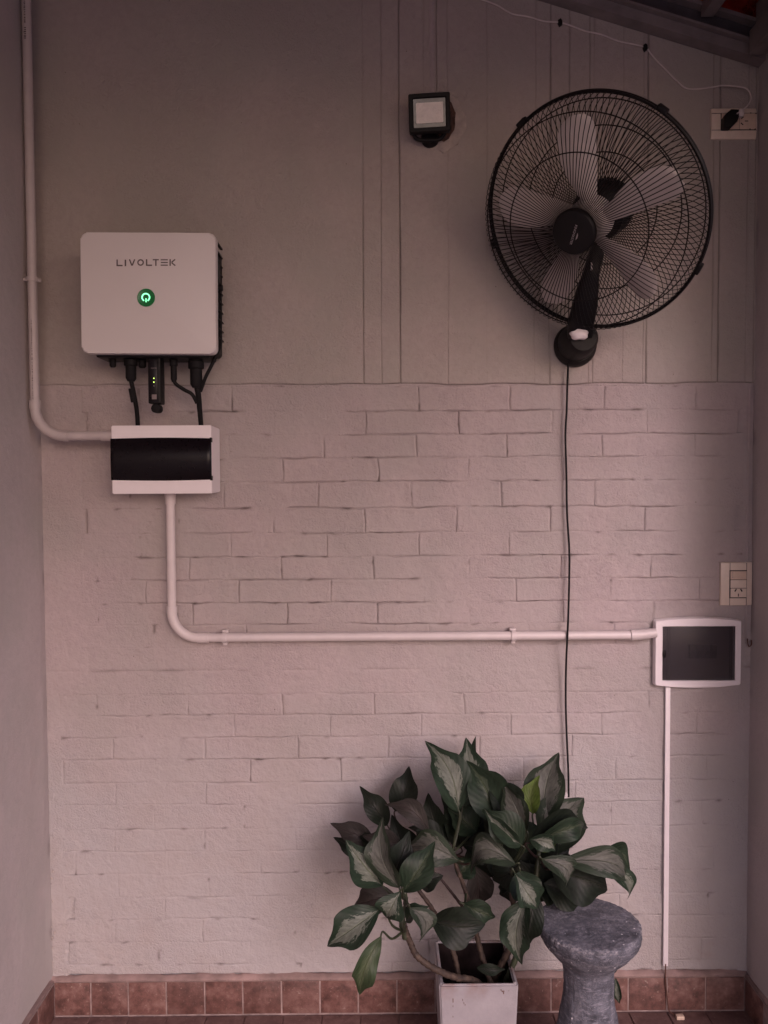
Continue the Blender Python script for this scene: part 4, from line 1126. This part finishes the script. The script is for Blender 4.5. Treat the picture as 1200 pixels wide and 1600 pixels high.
# cord
fc = thing('fan_cord', at(887, 900), 'thin black cord hanging from the fan base down to the plant', 'cord')
tube('cord', [at(888, 560, .025), at(886.5, 600, .020), at(885.5, 640, .018), at(883.5, 680, .018), at(885, 740, .018), at(886, 800, .020), at(889.5, 860, .020), at(889.5, 900, .022), at(888, 960, .030), at(886.5, 996, .050), at(884.5, 1040, .030),
     at(884, 1100, .020), at(886, 1160, .020), at(888, 1205, .020), at(888.5, 1245, .022)], .0030, M['blackmatte'], fc, k=6)
rr = random.Random(4); bm = bmesh.new()
for k in range(9):
    p = at(884 + rr.uniform(-6, 5), 1248 + rr.uniform(-8, 12), .02)
    bmesh.ops.create_icosphere(bm, subdivisions=1, radius=rr.uniform(.005, .009), matrix=Matrix.Translation(p) @ Matrix.Rotation(rr.uniform(0, 3), 4, 'Y') @ Matrix.Diagonal((1, .6, rr.uniform(.6, 1.5), 1)))
link('tape_joint', from_bm(bm), M['clear'], fc, smooth=False)

# ------------------------------------------------------------------ planter and plant
HP = .30
def on_h(px, py, h):      # world point at height h seen at a pixel
    r = ray(px, py); return CAM + r * ((h - ZC) / r.z)
pf0, pf1 = on_h(686, 1537, HP), on_h(811, 1541, HP)
yf = (pf0.y + pf1.y) / 2; xa, xb = pf0.x, pf1.x; wp = xb - xa; yb_ = yf + wp
plant = thing('potted_plant', ((xa + xb) / 2, (yf + yb_) / 2, 0), 'leafy green and silver foliage plant in a white square pot beside the stone stool', 'plant')
wt = .011
bm = bmesh.new()
def sq(x0, x1, y0, y1, z): return [bm.verts.new(v) for v in ((x0, y0, z), (x1, y0, z), (x1, y1, z), (x0, y1, z))]
tp = .012
Rg = [sq(xa + tp, xb - tp, yf + tp, yb_ - tp, .0012), sq(xa, xb, yf, yb_, HP), sq(xa + wt, xb - wt, yf + wt, yb_ - wt, HP), sq(xa + wt + .004, xb - wt - .004, yf + wt + .004, yb_ - wt - .004, HP - .13)]
for k, (A_, B2) in enumerate(zip(Rg, Rg[1:])):
    for j in range(4):
        f_ = bm.faces.new((A_[j], A_[(j + 1) % 4], B2[(j + 1) % 4], B2[j])); f_.material_index = 1 if k == 2 else 0
bm.faces.new(Rg[0][::-1]); bm.faces.new(Rg[-1]).material_index = 1
bmesh.ops.bevel(bm, geom=[e for e in bm.edges if all(v.co.z > HP - .01 for v in e.verts) or e.calc_length() > .25], offset=.004, segments=3, affect='EDGES')
bmesh.ops.subdivide_edges(bm, edges=[e for e in bm.edges if e.calc_length() > .03], cuts=6, use_grid_fill=True)
me = from_bm(bm)
at_ = me.attributes.new('dirt', 'FLOAT', 'POINT')
at_.data.foreach_set('value', [max(0, min(1, (1 - abs(v.co.z - HP) / .012))) * .8 * (float(vn(v.co.x, v.co.y, .03, 5)) > .55) for v in me.vertices])
link('pot', me, [M['pot'], M['potin']], plant, smooth='auto')
# chips and scratches in the paint of the pot front
bm = bmesh.new(); rr = random.Random(9)
for px_, py_, w_, h_ in ((708, 1564, .0016, .010), (708, 1573, .001, .004), (723, 1563, .001, .004), (725, 1568, .001, .005), (727, 1571, .001, .003), (708, 1590, .001, .003), (786, 1549, .007, .002), (787, 1552, .002, .005), (783, 1547, .003, .002)):
    r_ = ray(px_, py_); k = (yf - .0006 - CAM.y) / r_.y; p = CAM + r_ * k
    ttp = tp * (1 - p.z / HP)
    bm_box(bm, p.x - w_ / 2, p.x + w_ / 2, yf + ttp - .0012, yf + ttp + .004, p.z - h_ / 2, p.z + h_ / 2)
link('paint_chips', from_bm(bm), M['rust'], plant, smooth=False, kind='stuff')
# soil
ns = 14; bm = bmesh.new(); G = []
for i in range(ns + 1):
    G.append([bm.verts.new((xa + wt + (wp - 2 * wt) * i / ns, yf + wt + (wp - 2 * wt) * j / ns, HP - .105 + rnd.uniform(-.006, .006))) for j in range(ns + 1)])
for i in range(ns):
    for j in range(ns): bm.faces.new((G[i][j], G[i + 1][j], G[i + 1][j + 1], G[i][j + 1]))
link('soil', from_bm(bm), M['soil'], plant)
# canes
dmid = -(yf + yb_) / 2; dfr = -yf
def cane(pts, r0, r1, mat='cane'):
    bm = bmesh.new(); P = [at(*p) for p in pts]
    nn = len(catmull(P, 8))
    bm_tube(bm, P, lambda t: (r0 + (r1 - r0) * t) * (1 + .10 * math.sin(t * nn * 2.2)), 10, k=8)
    return link('stem', from_bm(bm), M[mat], plant)
cane([(770, 1552, dmid), (740, 1532, dmid + .06), (712, 1527, dfr - .01), (690, 1519, dfr + .01), (668, 1507, dfr + .02), (650, 1492, dfr + .02), (642, 1475, dfr + .02), (635, 1458, dfr + .02), (630, 1440, dfr + .01)], .0085, .0075)
cane([(634, 1466, dfr + .02), (628, 1440, dfr + .02), (634, 1415, dfr), (632, 1392, dfr)], .0085, .006, 'petiole')
cane([(718, 1540, dmid), (712, 1500, dmid), (703, 1474, dmid), (690, 1445, dmid), (672, 1415, dmid), (655, 1392, dmid), (640, 1370, dmid)], .007, .005)
cane([(768, 1540, dmid), (755, 1500, dmid), (745, 1462, dmid), (738, 1430, dmid), (728, 1395, dmid), (714, 1355, dmid), (706, 1330, dmid)], .0075, .005)
cane([(768, 1545, dmid - .03), (782, 1510, dmid - .02), (798, 1478, dmid), (806, 1440, dmid), (800, 1400, dmid), (792, 1350, dmid)], .010, .007)
cane([(790, 1535, dmid + .02), (808, 1490, dmid + .02), (822, 1430, dmid + .02), (836, 1380, dmid + .02), (842, 1330, dmid)], .008, .006, 'petiole')
cane([(725, 1420, dmid - .05), (706, 1395, dmid - .05), (690, 1375, dmid - .05), (676, 1360, dmid - .05)], .0042, .003, 'reddish_petiole')
LEAF_N = [0]
def leaf(kind, base, tip, wpx, d0, d1, roll=0, bend=.15, fold=.25, curl=0, pet=None, side=0.0, shape=.42, rip=1.0):
    """base/tip photo pixels, wpx full width in pixels, d0/d1 distances from the wall"""
    LEAF_N[0] += 1; rr = random.Random(LEAF_N[0])
    A_, B2 = at(*base, d0), at(*tip, d1); L = (B2 - A_).length
    t_ = (B2 - A_).normalized(); mid = (A_ + B2) / 2; view = (CAM - mid).normalized()
    crossd = t_.cross(view).normalized(); nrm = crossd.cross(t_).normalized()
    W = wpx * 1.10 / F * (D - (d0 + d1) / 2) / 2; curl = curl + rr.uniform(.02, .12); bend = bend * rr.uniform(.8, 1.5); roll = roll + rr.uniform(-14, 14)
    cr, sr = math.cos(R(roll)), math.sin(R(roll))
    cw = crossd * cr + nrm * sr; nn = crossd.cross(t_).normalized() * cr * 1.0; nn = cw.cross(t_).normalized()
    W = W / max(.45, abs(cr))
    nl, nc = 18, 5; bm = bmesh.new(); uvl = bm.loops.layers.uv.new('UVMap'); G = []
    ph = rr.uniform(0, 6)
    for i in range(nl + 1):
        s_ = i / nl
        c = A_.lerp(B2, s_) + nn * (bend * L * math.sin(math.pi * s_)) + cw * (side * L * math.sin(math.pi * s_)) - nn * (curl * L * s_ * s_)
        # ovate outline with an acuminate tip
        p_ = s_ ** (math.log(.5) / math.log(shape)) if s_ > 0 else 0
        wid = math.sin(math.pi * p_) ** .92 if 0 < s_ < 1 else 0
        if s_ > .66: wid *= 1 - .34 * math.sin(math.pi * (s_ - .66) / .34)
        wid = max(wid, .015)
        row = []
        for j in range(-nc, nc + 1):
            q_ = j / nc
            lift = (fold + .12) * abs(q_) ** 1.3 + .17 * rip * math.sin(s_ * 8 + ph + (2 if q_ > 0 else 0)) * q_ * q_ - .05 * q_ ** 4
            pos = c + cw * (W * wid * q_ * (1 - .12 * fold)) + nn * (W * wid * lift * 1.1)
            row.append((bm.verts.new(pos), (.5 + q_ / 2, s_)))
        G.append(row)
    for i in range(nl):
        for j in range(2 * nc):
            q4 = (G[i][j], G[i][j + 1], G[i + 1][j + 1], G[i + 1][j])
            f_ = bm.faces.new([v for v, _ in q4])
            for lp, (_, uv) in zip(f_.loops, q4): lp[uvl].uv = uv
    mats = [LM[kind], M['petiole' if kind not in 'DR' else 'reddish_petiole']]
    if pet:
        E = at(*pet)
        m1 = A_.lerp(E, .5) - Vector((0, 0, .012)) 
        bm_tube(bm, [A_ + t_ * L * .05, A_ - t_ * .01, m1, E], lambda t: .0020 + .0016 * t, 6, k=4, mi=1)
    me = bpy.data.meshes.new('leaf'); bm.to_mesh(me); bm.free()
    return link('leaf', me, mats, plant)
c1 = (632, 1400, dfr); c2 = (706, 1335, dmid); c3 = (795, 1360, dmid); c4 = (842, 1340, dmid); c5 = (640, 1375, dmid)
# back layer (nearest the wall)
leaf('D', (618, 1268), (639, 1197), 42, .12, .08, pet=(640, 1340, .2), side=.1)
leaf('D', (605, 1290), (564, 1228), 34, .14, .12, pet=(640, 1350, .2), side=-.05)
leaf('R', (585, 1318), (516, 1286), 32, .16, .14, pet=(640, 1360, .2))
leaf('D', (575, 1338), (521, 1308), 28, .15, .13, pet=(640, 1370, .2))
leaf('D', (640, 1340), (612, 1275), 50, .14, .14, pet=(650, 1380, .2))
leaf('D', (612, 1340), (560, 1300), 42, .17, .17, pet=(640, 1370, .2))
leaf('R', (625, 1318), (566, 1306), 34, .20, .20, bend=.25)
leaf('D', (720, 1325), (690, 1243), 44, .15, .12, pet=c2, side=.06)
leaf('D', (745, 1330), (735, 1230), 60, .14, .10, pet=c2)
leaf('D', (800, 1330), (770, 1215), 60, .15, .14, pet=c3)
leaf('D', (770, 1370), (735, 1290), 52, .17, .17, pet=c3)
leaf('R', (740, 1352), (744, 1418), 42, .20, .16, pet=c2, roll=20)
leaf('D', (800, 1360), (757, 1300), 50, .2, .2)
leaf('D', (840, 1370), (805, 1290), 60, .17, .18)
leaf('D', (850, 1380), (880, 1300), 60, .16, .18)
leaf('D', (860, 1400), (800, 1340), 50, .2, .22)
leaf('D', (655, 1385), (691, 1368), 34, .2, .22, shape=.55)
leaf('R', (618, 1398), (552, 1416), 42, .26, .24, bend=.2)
leaf('G', (760, 1265), (738, 1153), 34, .12, .09, roll=35, pet=c2)
leaf('M', (850, 1285), (872, 1174), 60, .17, .10, pet=c4, side=-.05, fold=.35)
leaf('D', (730, 1262), (775, 1215), 48, .16, .15)
leaf('S', (722, 1262), (731, 1151), 56, .20, .12, pet=c2, side=.04)
leaf('Y', (833, 1272), (842, 1211), 30, .20, .17, pet=c4, side=-.1)
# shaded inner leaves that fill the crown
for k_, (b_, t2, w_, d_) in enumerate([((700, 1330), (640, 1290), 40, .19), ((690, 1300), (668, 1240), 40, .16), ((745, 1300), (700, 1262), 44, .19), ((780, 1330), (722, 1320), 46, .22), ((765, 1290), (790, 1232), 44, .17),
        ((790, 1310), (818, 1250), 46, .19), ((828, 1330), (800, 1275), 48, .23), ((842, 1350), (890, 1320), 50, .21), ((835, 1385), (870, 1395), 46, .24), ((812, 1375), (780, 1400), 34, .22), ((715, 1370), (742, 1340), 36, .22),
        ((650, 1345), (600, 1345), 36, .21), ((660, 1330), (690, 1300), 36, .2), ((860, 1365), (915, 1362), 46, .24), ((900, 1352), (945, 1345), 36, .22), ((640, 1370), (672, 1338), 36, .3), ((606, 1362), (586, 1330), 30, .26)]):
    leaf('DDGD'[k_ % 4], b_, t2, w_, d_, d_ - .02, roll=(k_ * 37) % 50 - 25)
# middle
leaf('S', (716, 1268), (665, 1157), 56, .25, .18, pet=c2, side=.10)
leaf('G', (776, 1285), (730, 1188), 62, .26, .20, pet=c3, side=.06, fold=.4)
leaf('R', (670, 1298), (601, 1257), 30, .24, .20, side=.12, bend=.2)
leaf('M', (718, 1345), (630, 1328), 52, .30, .26, pet=c2, side=.18, bend=.25, shape=.5)
leaf('D', (800, 1290), (752, 1213), 50, .24, .22, side=.12)
leaf('M', (822, 1300), (780, 1220), 38, .30, .26, pet=c3, side=.14, roll=30)
leaf('M', (856, 1338), (913, 1246), 74, .20, .14, pet=c4, side=-.12, shape=.5, fold=.15)
leaf('Y', (848, 1332), (866, 1292), 26, .22, .2)
leaf('D', (826, 1318), (920, 1294), 42, .30, .26, pet=c4, side=-.22, bend=.3)
leaf('G', (838, 1312), (916, 1290), 30, .33, .28, side=-.20, bend=.35, roll=-30)
leaf('G', (815, 1322), (753, 1265), 46, .34, .32, pet=c3, side=.06)
leaf('S', (812, 1318), (755, 1267), 30, .352, .335, side=.0, roll=20)
leaf('M', (806, 1350), (733, 1366), 44, .32, .28, pet=c3, side=.28, bend=.3, roll=-15)
leaf('D', (803, 1345), (768, 1377), 46, .28, .26, side=-.15)
leaf('S', (828, 1312), (868, 1330), 28, .36, .36, side=-.2, bend=.2)
leaf('M', (846, 1342), (888, 1388), 34, .37, .36, pet=c4, side=-.18, bend=.25, roll=20)
leaf('D', (862, 1360), (950, 1392), 66, .30, .28, pet=c4, side=-.1, bend=.2)
leaf('D', (850, 1380), (915, 1410), 50, .27, .25)
leaf('M', (878, 1345), (982, 1382), 44, .36, .30, pet=c4, side=-.10, bend=.2)
leaf('G', (925, 1348), (986, 1368), 38, .30, .30, side=-.42, bend=.2)
leaf('S', (950, 1358), (984, 1408), 26, .33, .30, side=-.12, roll=25)
leaf('G', (812, 1360), (826, 1418), 50, .36, .38, pet=c3)
leaf('S', (803, 1362), (841, 1420), 44, .40, .42, pet=c3, bend=.2, shape=.6, side=.05)
leaf('S', (822, 1405), (813, 1509), 50, .37, .40, pet=(808, 1400, dmid), roll=-20, side=.05, rip=1.8)
leaf('D', (838, 1398), (826, 1480), 40, .33, .34, side=.08)
# left front cluster
leaf('S', (598, 1384), (541, 1313), 56, .36, .36, pet=c1, side=-.05, shape=.5)
leaf('M', (624, 1388), (597, 1276), 42, .40, .34, pet=c1, side=-.04, roll=18, rip=1.6)
leaf('G', (630, 1394), (679, 1314), 46, .40, .36, pet=c1, side=.05)
leaf('D', (612, 1372), (640, 1300), 44, .34, .32)
leaf('S', (626, 1392), (602, 1436), 46, .43, .43, pet=c1, bend=.25, shape=.55)
leaf('S', (594, 1420), (510, 1478), 56, .42, .44, pet=(630, 1455, dfr + .02), shape=.48, side=-.05)
leaf('H', (596, 1462), (562, 1556), 36, .44, .46, pet=(628, 1457, dfr + .02), side=.12, rip=3.2, shape=.5)
leaf('M', (640, 1418), (656, 1474), 30, .45, .44, pet=c1, side=-.22, roll=30)
leaf('G', (635, 1440), (668, 1415), 22, .42, .43, pet=(630, 1455, dfr + .02), roll=50)
leaf('D', (672, 1438), (758, 1446), 60, .40, .42, pet=(690, 1445, dmid), side=.03, shape=.5)
leaf('G', (724, 1412), (775, 1434), 34, .34, .34, pet=(728, 1395, dmid))
leaf('S', (962, 1528), (968, 1571), 13, .10, .10)
leaf('G', (957, 1520), (965, 1507), 8, .10, .10)
leaf('D', (745, 1512), (790, 1515), 16, dmid + .04, dmid + .04)

# ------------------------------------------------------------------ concrete stool
HS = .45
ctr = on_h(920, 1440, HS)
lf, rt = on_h(842, 1432, HS), on_h(999, 1462, HS)
RS = .5 * (at(1000, 1450, -ctr.y).x - at(842, 1450, -ctr.y).x)
stool = thing('stone_stool', (ctr.x, ctr.y, 0), 'dark grey mushroom shaped concrete stool with a worn top, right of the pot', 'stool')
prof = [(0, HS - .001), (RS * .3, HS), (RS * .6, HS), (RS * .85, HS), (RS * .95, HS), (RS * .985, HS - .002), (RS, HS - .006), (RS * 1.005, HS - .014), (RS * .985, HS - .028), (RS * .925, HS - .044), (RS * .82, HS - .062), (RS * .70, HS - .079),
        (RS * .60, HS - .092), (RS * .53, HS - .106), (RS * .49, HS - .128), (RS * .475, HS - .155), (RS * .48, HS - .185), (RS * .52, HS - .22), (RS * .60, HS - .27), (RS * .70, HS - .33), (RS * .80, HS - .39), (RS * .86, HS - .43), (RS * .86, .0012), (0, .0012)]
bm = bmesh.new()
P2 = []
for (r0, z0), (r1, z1) in zip(prof, prof[1:]):
    for k in range(3): P2.append((r0 + (r1 - r0) * k / 3, z0 + (z1 - z0) * k / 3))
P2.append(prof[-1])
bm_lathe(bm, P2, Matrix.Translation((ctr.x, ctr.y, 0)), 128, caps=False)
me = from_bm(bm); dv = []
for v in me.vertices:
    dx, dy = v.co.x - ctr.x, v.co.y - ctr.y; r = math.hypot(dx, dy); an = math.atan2(dy, dx); z = v.co.z
    if r > 1e-3 and z > .003:
        edge = 1 if z > HS - .06 else .45
        k = (float(vn(an * 1.0 + 9, z, .05, 7)) - .5) * .0035 * edge + (float(vn(an * .3, z, .012, 8)) - .5) * .003 * edge + (float(vn(an * .12 + 3, z, .030, 18)) - .5) * .004
        if r < RS * .9 and z > HS - .003: v.co.z += (float(vn(dx, dy, .03, 9)) - .5) * .0015; k = 0
        v.co.x += dx / r * k; v.co.y += dy / r * k
    dv.append(max(0, 1 - abs(z - (HS - .004)) / .010) if r > RS * .93 else (.25 if (z > HS - .003) else (.35 if z > HS - .05 else .0)))
at_ = me.attributes.new('dirt', 'FLOAT', 'POINT'); at_.data.foreach_set('value', dv)
link('seat_and_column', me, M['stool'], stool)
print('bricks', nb, 'objects', len(bpy.data.objects))
